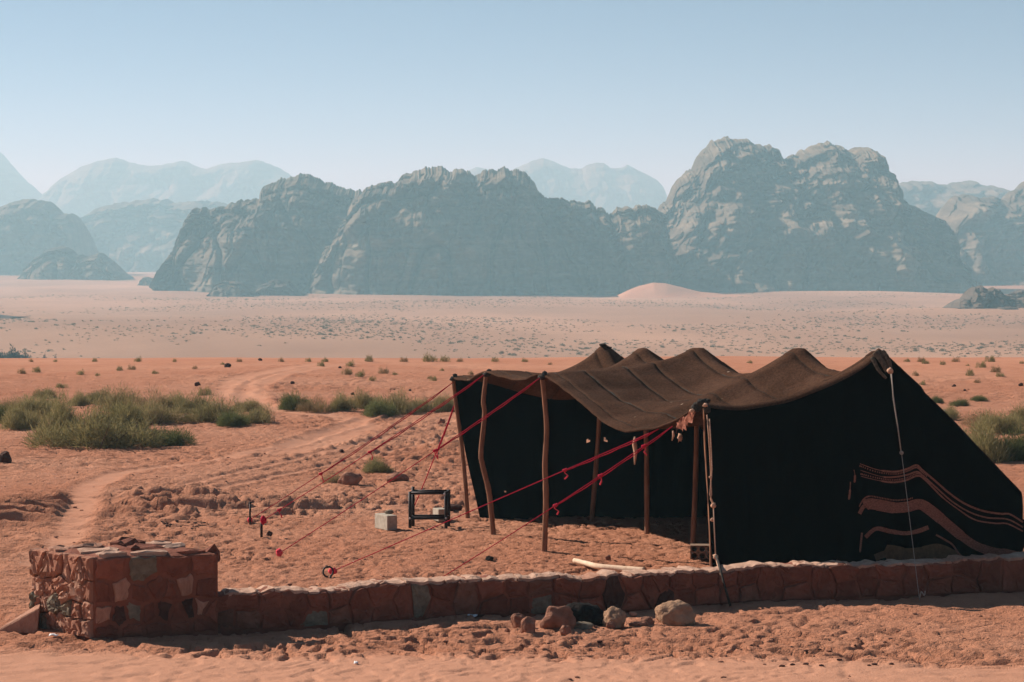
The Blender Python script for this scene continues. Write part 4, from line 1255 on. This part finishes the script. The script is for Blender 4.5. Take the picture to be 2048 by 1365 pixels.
# hollow block
hb = empty('hollow_block', (0, 0, 0))
g = G(1412, 1117)
hb.location = g; hb.rotation_euler = (0, 0, R(-4))
tag(hb, 'hollow clay block with round holes at the foot of the corner pole', 'block')
HW, HH, HD = .38, .165, .2
V, F = [], []
nx_, nz_ = 4, 2
for ix in range(nx_):
    for iz in range(nz_):
        x0, z0, cw, ch = -HW / 2 + ix * HW / nx_, iz * HH / nz_, HW / nx_, HH / nz_
        o_ = len(V)
        N = 16
        sq = []
        for q in range(N):
            a = 2 * math.pi * (q + .5) / N
            c_, s_ = math.cos(a), math.sin(a)
            m_ = max(abs(c_), abs(s_))
            V.append(Vector((x0 + cw / 2 + cw / 2 * c_ / m_, -HD / 2, z0 + ch / 2 + ch / 2 * s_ / m_)))
        for dy in (0, .15):
            for q in range(N):
                a = 2 * math.pi * (q + .5) / N
                V.append(Vector((x0 + cw / 2 + .033 * math.cos(a), -HD / 2 + dy, z0 + ch / 2 + .033 * math.sin(a))))
        for q in range(N):
            q2 = (q + 1) % N
            F.append((o_ + q, o_ + q2, o_ + N + q2, o_ + N + q))
            F.append((o_ + N + q, o_ + N + q2, o_ + 2 * N + q2, o_ + 2 * N + q))
        F.append(tuple(o_ + 2 * N + q for q in range(N)))
o_ = len(V)
V += [Vector(p) for p in ((-HW / 2, -HD / 2, 0), (HW / 2, -HD / 2, 0), (HW / 2, HD / 2, 0), (-HW / 2, HD / 2, 0), (-HW / 2, -HD / 2, HH), (HW / 2, -HD / 2, HH), (HW / 2, HD / 2, HH), (-HW / 2, HD / 2, HH))]
F += [tuple(i + o_ for i in q) for q in ((3, 2, 1, 0), (4, 5, 6, 7), (1, 2, 6, 5), (2, 3, 7, 6), (3, 0, 4, 7))]
obj('body', mesh('body', V, F, False), MAT['hollow_block'], hb)
# bleached log
a, b = G(1149, 1128), G(1290, 1149)
a.z = b.z = .04
mid = a.lerp(b, .35) + Vector((-.0, -.06, .0))
V, F = tube(spline([a, a.lerp(b, .18) + Vector((0, -.14, .0)), mid + Vector((0, -.2, 0)), a.lerp(b, .7) + Vector((0, -.14, 0)), b], 6), [.028 + .012 * i / 24 for i in range(25)], 12, wob=.06, seed=4)
c0 = a.lerp(b, .5)
o = obj('wooden_log', mesh('wooden_log', [v - c0 for v in V], F), MAT['bleached']); o.location = c0
tag(o, 'bleached bent log lying on the sand behind the wall', 'log')
# metal frame
mf = tag(empty('metal_frame', G(856, 1056)), 'black tubular metal frame standing on the sand left of the tent', 'frame')
FW, FD, FH = .485, .30, .49
def bar(a, b, nm, r=.019, m='iron'):
    V, F = tube([Vector(a), Vector(b)], r, 8)
    return obj(nm, mesh(nm, V, F), MAT[m], mf)
for sx in (-1, 1):
    for y in (0, FD):
        x = sx * FW / 2 + y * .10
        bar((x, y, -.03), (x, y, FH + (.04 if (sx < 0 and y) else 0)), 'leg', .022)
for z, r in ((FH - .02, .02), (.13, .02)):
    for y in (0, FD):
        bar((-FW / 2 + y * .10, y, z), (FW / 2 + y * .10, y, z), 'rail', r)
    for sx in (-1, 1):
        bar((sx * FW / 2, 0, z - .004), (sx * FW / 2 + FD * .10, FD, z - .004), 'rail', r)
for (x, y, z) in ((-FW / 2, -.022, .13), (FW / 2, -.022, .13), (FW / 2 - .02, -.022, FH - .03)):
    V, F = lump((x, y, z), (.016, .008, .016), 5, 1, .3)
    obj('weld', mesh('weld', V, F), MAT['worn_metal'], mf)
# scraps of litter
for (x, y, w, lab, sd) in ((108, 1277, 18, 'white paper scrap on the sand before the pier', 1), (945, 1233, 20, 'pale plastic scrap in the shade at the foot of the wall', 2), (712, 1327, 8, 'small red and white scrap on the smooth sand in front', 3)):
    g = G(x, y); k = g.y / FPX * w / 2
    rnd = random.Random(sd)
    V = []
    z0 = surf(g.x, g.y)
    for j in range(3):
        for i in range(5):
            V.append(Vector(((i / 2 - 1) * k, (j - 1) * .05, .012 + rnd.uniform(0, .018) + .01 * (j == 1))))
    o = obj('litter', mesh('litter', V, [(j * 5 + i, j * 5 + i + 1, j * 5 + i + 6, j * 5 + i + 5) for j in range(2) for i in range(4)]), MAT['white_scrap'])
    o.location = (g.x, g.y, z0)
    so = o.modifiers.new('thickness', 'SOLIDIFY'); so.thickness = .002
    tag(o, lab, 'litter')

# ------------------------------------------------------------------ plants
def bush_mesh(name, seed, n, blade=.012, clumps=15, ln0=.07, ln1=.17):
    """unit bush, radius and height about 1: fine twigs over the domes of many small clumps"""
    rnd = np.random.RandomState(seed)
    ra = rnd.uniform(0, 2 * math.pi, clumps); rr = rnd.uniform(0, 1, clumps) ** .6 * .78
    cx, cy = rr * np.cos(ra), rr * np.sin(ra)
    cr = rnd.uniform(.20, .42, clumps) * (1.1 - .35 * rr)
    chh = rnd.uniform(.38, .95, clumps) * (1.05 - .55 * rr ** 1.5)
    k = rnd.choice(clumps, n, p=cr ** 2 / (cr ** 2).sum())
    th = rnd.uniform(0, 2 * math.pi, n); ph = np.arccos(rnd.uniform(-.05, 1, n))
    rad = rnd.uniform(.25, 1.0, n) ** .6 * (1 + .25 * rnd.normal(0, .5, n))
    dirv = np.stack([np.cos(th) * np.sin(ph), np.sin(th) * np.sin(ph), np.cos(ph)], 1)
    p0 = np.stack([cx[k] + dirv[:, 0] * cr[k] * rad, cy[k] + dirv[:, 1] * cr[k] * rad, np.abs(dirv[:, 2]) * chh[k] * rad * .92], 1)
    d2 = dirv * np.array([.8, .8, .5]) + np.array([0, 0, .55]) + rnd.normal(0, .35, (n, 3))
    d2 /= np.linalg.norm(d2, axis=1)[:, None]
    p1 = p0 + d2 * rnd.uniform(ln0, ln1, n)[:, None]
    side = np.cross(d2, rnd.normal(0, 1, (n, 3))); side /= np.linalg.norm(side, axis=1)[:, None]
    w = (blade * rnd.uniform(.6, 1.4, n))[:, None]
    V = np.zeros((n, 4, 3))
    V[:, 0] = p0 - side * w * .6; V[:, 1] = p0 + side * w * .6
    V[:, 2] = p1 + side * w * .3; V[:, 3] = p1 - side * w * .3
    V[..., 2] = np.maximum(V[..., 2], -.02)
    me = bpy.data.meshes.new(name)
    me.vertices.add(n * 4); me.vertices.foreach_set('co', V.astype(np.float32).ravel())
    me.loops.add(n * 4); me.loops.foreach_set('vertex_index', np.arange(n * 4, dtype=np.int32))
    me.polygons.add(n); me.polygons.foreach_set('loop_start', np.arange(n, dtype=np.int32) * 4)
    me.update(calc_edges=True)
    return me
def stems_mesh(name, seed, n=26):
    rnd = random.Random(seed)
    parts = []
    for i in range(n):
        a = rnd.uniform(0, 6.28); l = abs(rnd.gauss(0, .5)); r0 = abs(rnd.gauss(0, .35)); b = rnd.uniform(0, 6.28)
        p = Vector((r0 * math.cos(b), r0 * math.sin(b), -.03))
        d = Vector((math.cos(a) * math.sin(l), math.sin(a) * math.sin(l), math.cos(l)))
        parts.append(tube([p, p + d * .3, p + d * .62 + Vector((0, 0, .03))], [.014, .009, .004], 4, False))
    V, F = merge(parts)
    return mesh(name, V, F)
BM = {}
for key, mt, n, sd, bl in (('a', 'leaf', 8000, 1, .008), ('b', 'leaf', 8000, 2, .008), ('c', 'green_leaf', 8500, 3, .009), ('d', 'leaf', 8000, 4, .008), ('e', 'dry_leaf', 5000, 5, .008), ('t1', 'leaf', 700, 6, .022), ('t2', 'dry_leaf', 600, 7, .022), ('t3', 'leaf', 600, 8, .024), ('s1', 'scrub', 150, 9, .075), ('s2', 'scrub', 150, 10, .075), ('s3', 'scrub', 130, 11, .08), ('w', 'tree_leaf', 2600, 12, .035)):
    small = key[0] in 'ts'
    me = bush_mesh('foliage', sd, n, bl, 5 if small else 15, .12 if small else .06, .3 if small else .15)
    me.materials.append(MAT[mt])
    BM[key] = me
STEM = stems_mesh('stem', 4); STEM.materials.append(MAT['bark'])
def bush(key, label, px, py, w, h, group, rz=0.0, name='desert_bush', stems=True):
    g = G0(px, py)
    k = g.y / FPX
    root = empty(name, (g.x, g.y + w * k * .30, g.z - .01))
    root.location.z = ground(root.location.x, root.location.y) - .01
    f = obj('foliage', BM[key], None, root)
    sx = w * k / 1.4; sz = h * k / .74
    f.scale = (sx, sx * .8, sz); f.rotation_euler = (0, 0, rz)
    if stems:
        s = kind(obj('stems', STEM, None, root), 'stuff')
        s.scale = (sx * .8, sx * .65, sz * .8); s.rotation_euler = (0, 0, rz)
    return tag(root, label, 'bush', group)
LG = 'green bushes on the left sand flat'
for q, (key, x, y, w, h, lab) in enumerate((
    ('a', 185, 898, 200, 82, 'widest olive bush at the front of the left thicket'),
    ('b', 130, 872, 120, 76, 'olive bush at the left shoulder of the front thicket'),
    ('c', 325, 891, 104, 36, 'low dark green bush at the right end of the front thicket'),
    ('d', 240, 862, 120, 64, 'tall olive bush rising in the middle of the left thicket'),
    ('c', 250, 852, 70, 44, 'dark green patch of bush inside the left thicket'),
    ('a', 300, 848, 110, 50, 'loose olive bush right of the thicket middle'),
    ('e', 285, 826, 110, 46, 'brownish dry bush at the back of the left thicket'),
    ('b', 235, 822, 90, 46, 'grey green bush at the back left of the thicket'),
    ('d', 345, 822, 70, 38, 'small olive bush at the back right of the thicket'),
    ('b', 430, 848, 130, 48, 'wide olive bush beside the wheel track'),
    ('c', 465, 853, 60, 32, 'dark green clump in the bush beside the wheel track'),
    ('a', 515, 845, 80, 38, 'round bush nearest the wheel track, right end of the row'),
    ('d', 500, 824, 60, 26, 'thin pale bush behind the round one at the track'),
    ('a', 35, 858, 90, 52, 'bush at the left picture edge with a dark foot'),
    ('c', 8, 848, 60, 44, 'dark green bush cut by the left picture edge'),
    ('b', 95, 826, 90, 36, 'flat grey green bush behind the left edge bush'),
    ('d', 92, 798, 62, 22, 'small rounded bush behind the thicket at far left'),
    ('e', 30, 822, 70, 28, 'dry brown bush behind the left edge bushes'),
    ('b', 150, 812, 60, 26, 'low bush between the small rounded one and the thicket'),
    ('b', 395, 828, 90, 40, 'grey olive bush behind the wide one beside the track'),
    ('d', 60, 836, 110, 44, 'loose olive bush between the left edge and the thicket'),
    ('a', 195, 808, 70, 34, 'rounded olive bush topping the back of the thicket'),
    ('t1', 124, 775, 24, 8, 'small dark tuft alone behind the thicket'),
    ('t1', 408, 792, 30, 18, 'small lone bush left of the curving track'))):
    bush(key, lab, x, y, w, h, LG, q * 1.3)
MG = 'bushes between the track and the tent'
for q, (key, x, y, w, h, lab) in enumerate((
    ('c', 590, 820, 62, 38, 'dark footed bush right of the wheel track'),
    ('e', 628, 824, 60, 30, 'dry pale bush between the two green ones by the track'),
    ('b', 672, 824, 66, 36, 'grey green bush in the middle of the row behind the ropes'),
    ('a', 728, 818, 66, 42, 'olive bush left of the dark green one'),
    ('c', 762, 833, 74, 36, 'darkest green bush behind the red ropes'),
    ('a', 790, 828, 84, 50, 'tall olive bush right of the darkest one'),
    ('d', 838, 824, 60, 28, 'thin olive bush just left of the farthest pole'),
    ('d', 885, 824, 70, 34, 'faint bush behind the farthest front pole'),
    ('b', 757, 944, 80, 28, 'grey green tuft bush standing alone before the two wedge rocks'),
    ('e', 672, 966, 56, 20, 'faint dry bush left of the dark red wedge rock'))):
    bush(key, lab, x, y, w, h, MG, q * 1.7 + .4)
RG = 'bushes right of the tent'
for q, (key, x, y, w, h, lab) in enumerate((
    ('b', 1990, 924, 150, 92, 'largest green bush right of the tent slope'),
    ('c', 2030, 922, 110, 72, 'dark green bush at the right picture edge'),
    ('a', 1945, 905, 90, 60, 'olive bush against the tent slope'),
    ('d', 2010, 868, 130, 50, 'wide olive bush behind the largest one'),
    ('e', 1975, 852, 90, 34, 'dry brown bush behind the wide olive one'),
    ('b', 2060, 846, 80, 46, 'green bush cut by the right edge behind'),
    ('a', 1895, 840, 70, 36, 'pale bush rising above the tent slope'),
    ('c', 1920, 812, 34, 18, 'small dark bush with a long shadow above the tent slope'),
    ('c', 1876, 806, 24, 18, 'small upright bush left of the one with a long shadow'),
    ('c', 1962, 803, 38, 16, 'rounded small bush alone on the red sand at right'))):
    bush(key, lab, x, y, w, h * .85, RG, q * 2.1 + .9)
TG = 'small tufts on the red terrace'
rnd = random.Random(9)
spots = [(70, 745, 14), (40, 748, 16), (160, 750, 14), (240, 742, 12), (265, 740, 14), (310, 748, 10), (195, 752, 8), (390, 738, 10), (445, 730, 8), (640, 733, 12), (690, 750, 20), (720, 754, 18), (700, 748, 12), (770, 748, 18), (790, 750, 8), (745, 762, 12), (860, 758, 10), (884, 742, 8), (865, 762, 12), (940, 750, 12),
         (700, 733, 16), (740, 722, 16), (810, 721, 14), (860, 721, 22), (890, 722, 16), (920, 721, 12), (650, 722, 12), (615, 721, 10), (560, 720, 12), (275, 720, 14), (190, 720, 10), (1846, 722, 14), (1852, 728, 12), (1886, 730, 10), (1912, 722, 14), (1936, 732, 6), (1962, 736, 16), (1830, 752, 14), (1846, 770, 12), (1944, 752, 16), (1996, 745, 18), (2002, 754, 14), (2044, 728, 8), (1955, 766, 12), (1815, 722, 10), (1980, 722, 16), (60, 722, 9), (110, 722, 8), (350, 724, 8), (480, 724, 10), (1050, 724, 10), (990, 724, 12), (1100, 730, 8), (1500, 727, 9)]
for q, (x, y, w) in enumerate(spots):
    bush(('t1', 't2', 't3')[q % 3], 'small dry tuft dotted on the red terrace beyond the camp', x, max(y, 724), w * 1.25, w * .8, TG, q * .7, 'desert_tuft', False)
# shrubs of the lower plain: the nearest one by one, the rest as ground cover
PG = 'shrubs dotted over the pale plain'
rnd = random.Random(21)
cand = []
while len(cand) < 8500:
    u = rnd.random()
    D = 440 * (1380 / 440) ** (u ** .8)
    x = rnd.uniform(-.23, .23) * D
    dens = .32 + 1.5 * float(noise2(x * .012, D * .006, 61)) + .6 * float(noise2(x * .05, D * .02, 62))
    if rnd.random() > dens: continue
    cand.append((D, x, rnd.uniform(.2, .55) * (1.6 if rnd.random() < .12 else 1)))
cand.sort(key=lambda c: -c[2] / c[0] * (1 if c[0] < 700 else .6))
for q, (D, x, s) in enumerate(cand[:235]):
    o = obj('desert_shrub', BM[('s1', 's2', 's3')[q % 3]])
    o.location = (x, D, ground(x, D) - .03)
    o.scale = (s * 1.25, s * 1.25, s * .95); o.rotation_euler = (0, 0, q * .9)
    tag(o, 'small grey-green shrub dotted on the pale plain below the mountains', 'shrub', PG)
rest = cand[235:]
base_v = {}
for kx in ('s1', 's2', 's3'):
    me = BM[kx]
    a = np.empty(len(me.vertices) * 3, np.float32); me.vertices.foreach_get('co', a)
    base_v[kx] = a.reshape(-1, 4, 3)
allv = []
xs_ = np.array([c[1] for c in rest]); ds_ = np.array([c[0] for c in rest])
zs_ = base_height(xs_, ds_)
for q, (D, x, s) in enumerate(rest):
    b4 = base_v[('s1', 's2', 's3')[q % 3]][q % 5::4][:34].copy()
    b4 = (b4 - b4.mean(1, keepdims=True)) * 1.5 + b4.mean(1, keepdims=True)
    c_, s_ = math.cos(q), math.sin(q)
    rx = b4[..., 0] * c_ - b4[..., 1] * s_; ry = b4[..., 0] * s_ + b4[..., 1] * c_
    allv.append(np.stack([x + rx * s * 1.2, D + ry * s * 1.2, zs_[q] + b4[..., 2] * s * .9], -1).reshape(-1, 3))
av = np.concatenate(allv).astype(np.float32)
nq = len(av) // 4
me = bpy.data.meshes.new('far_scrub')
me.vertices.add(len(av)); me.vertices.foreach_set('co', av.ravel())
me.loops.add(len(av)); me.loops.foreach_set('vertex_index', np.arange(len(av), dtype=np.int32))
me.polygons.add(nq); me.polygons.foreach_set('loop_start', np.arange(nq, dtype=np.int32) * 4)
me.update(calc_edges=True)
kind(obj('far_scrub', me, MAT['scrub']), 'stuff')
# dark trees below the terrace edge at far left
for q, (x, w, h, lab) in enumerate(((-20, 60, 48, 'dark tree cut by the left picture edge below the terrace'), (22, 52, 38, 'widest dark tree below the terrace edge at far left'), (50, 34, 27, 'dark round tree at the right end of the far left clump'), (90, 18, 20, 'small dark tree standing apart right of the far left clump'), (112, 18, 15, 'smallest dark tree farthest right of the far left clump'))):
    D = 455.0
    p = P(x, 722, D)
    root = empty('dark_tree', (p.x, D, -15.2))
    hgt = p.z + 15.2 + h * D / FPX
    V, F = tube([Vector((0, 0, -.2)), Vector((.05, 0, hgt * .4)), Vector((0, .05, hgt * .75))], [.16, .12, .05], 7)
    obj('trunk', mesh('trunk', V, F), MAT['bark'], root)
    f = obj('crown', BM['w'], None, root)
    f.scale = (w * D / FPX / 1.8, w * D / FPX / 1.8, hgt * .85); f.location = (0, 0, hgt * .12); f.rotation_euler = (0, 0, q)
    tag(root, lab, 'tree', 'dark trees at far left')

# ------------------------------------------------------------------ haze
V, F = box((0, 3700, 112), (9000, 7600, 264))
hz = obj('haze', mesh('haze', V, F, False))
hm = bpy.data.materials.new('haze_air')
hm.use_nodes = True
hm.node_tree.nodes.clear()
ho = hm.node_tree.nodes.new('ShaderNodeOutputMaterial')
pv = hm.node_tree.nodes.new('ShaderNodeVolumePrincipled')
pv.inputs['Color'].default_value = (.47, .86, 1.0, 1)
pv.inputs['Absorption Color'].default_value = (.62, .06, 1, 1)
pv.inputs['Density'].default_value = .00033
pv.inputs['Anisotropy'].default_value = 0.2
hm.node_tree.links.new(pv.outputs[0], ho.inputs['Volume'])
hz.data.materials.append(hm)
kind(hz, 'stuff')
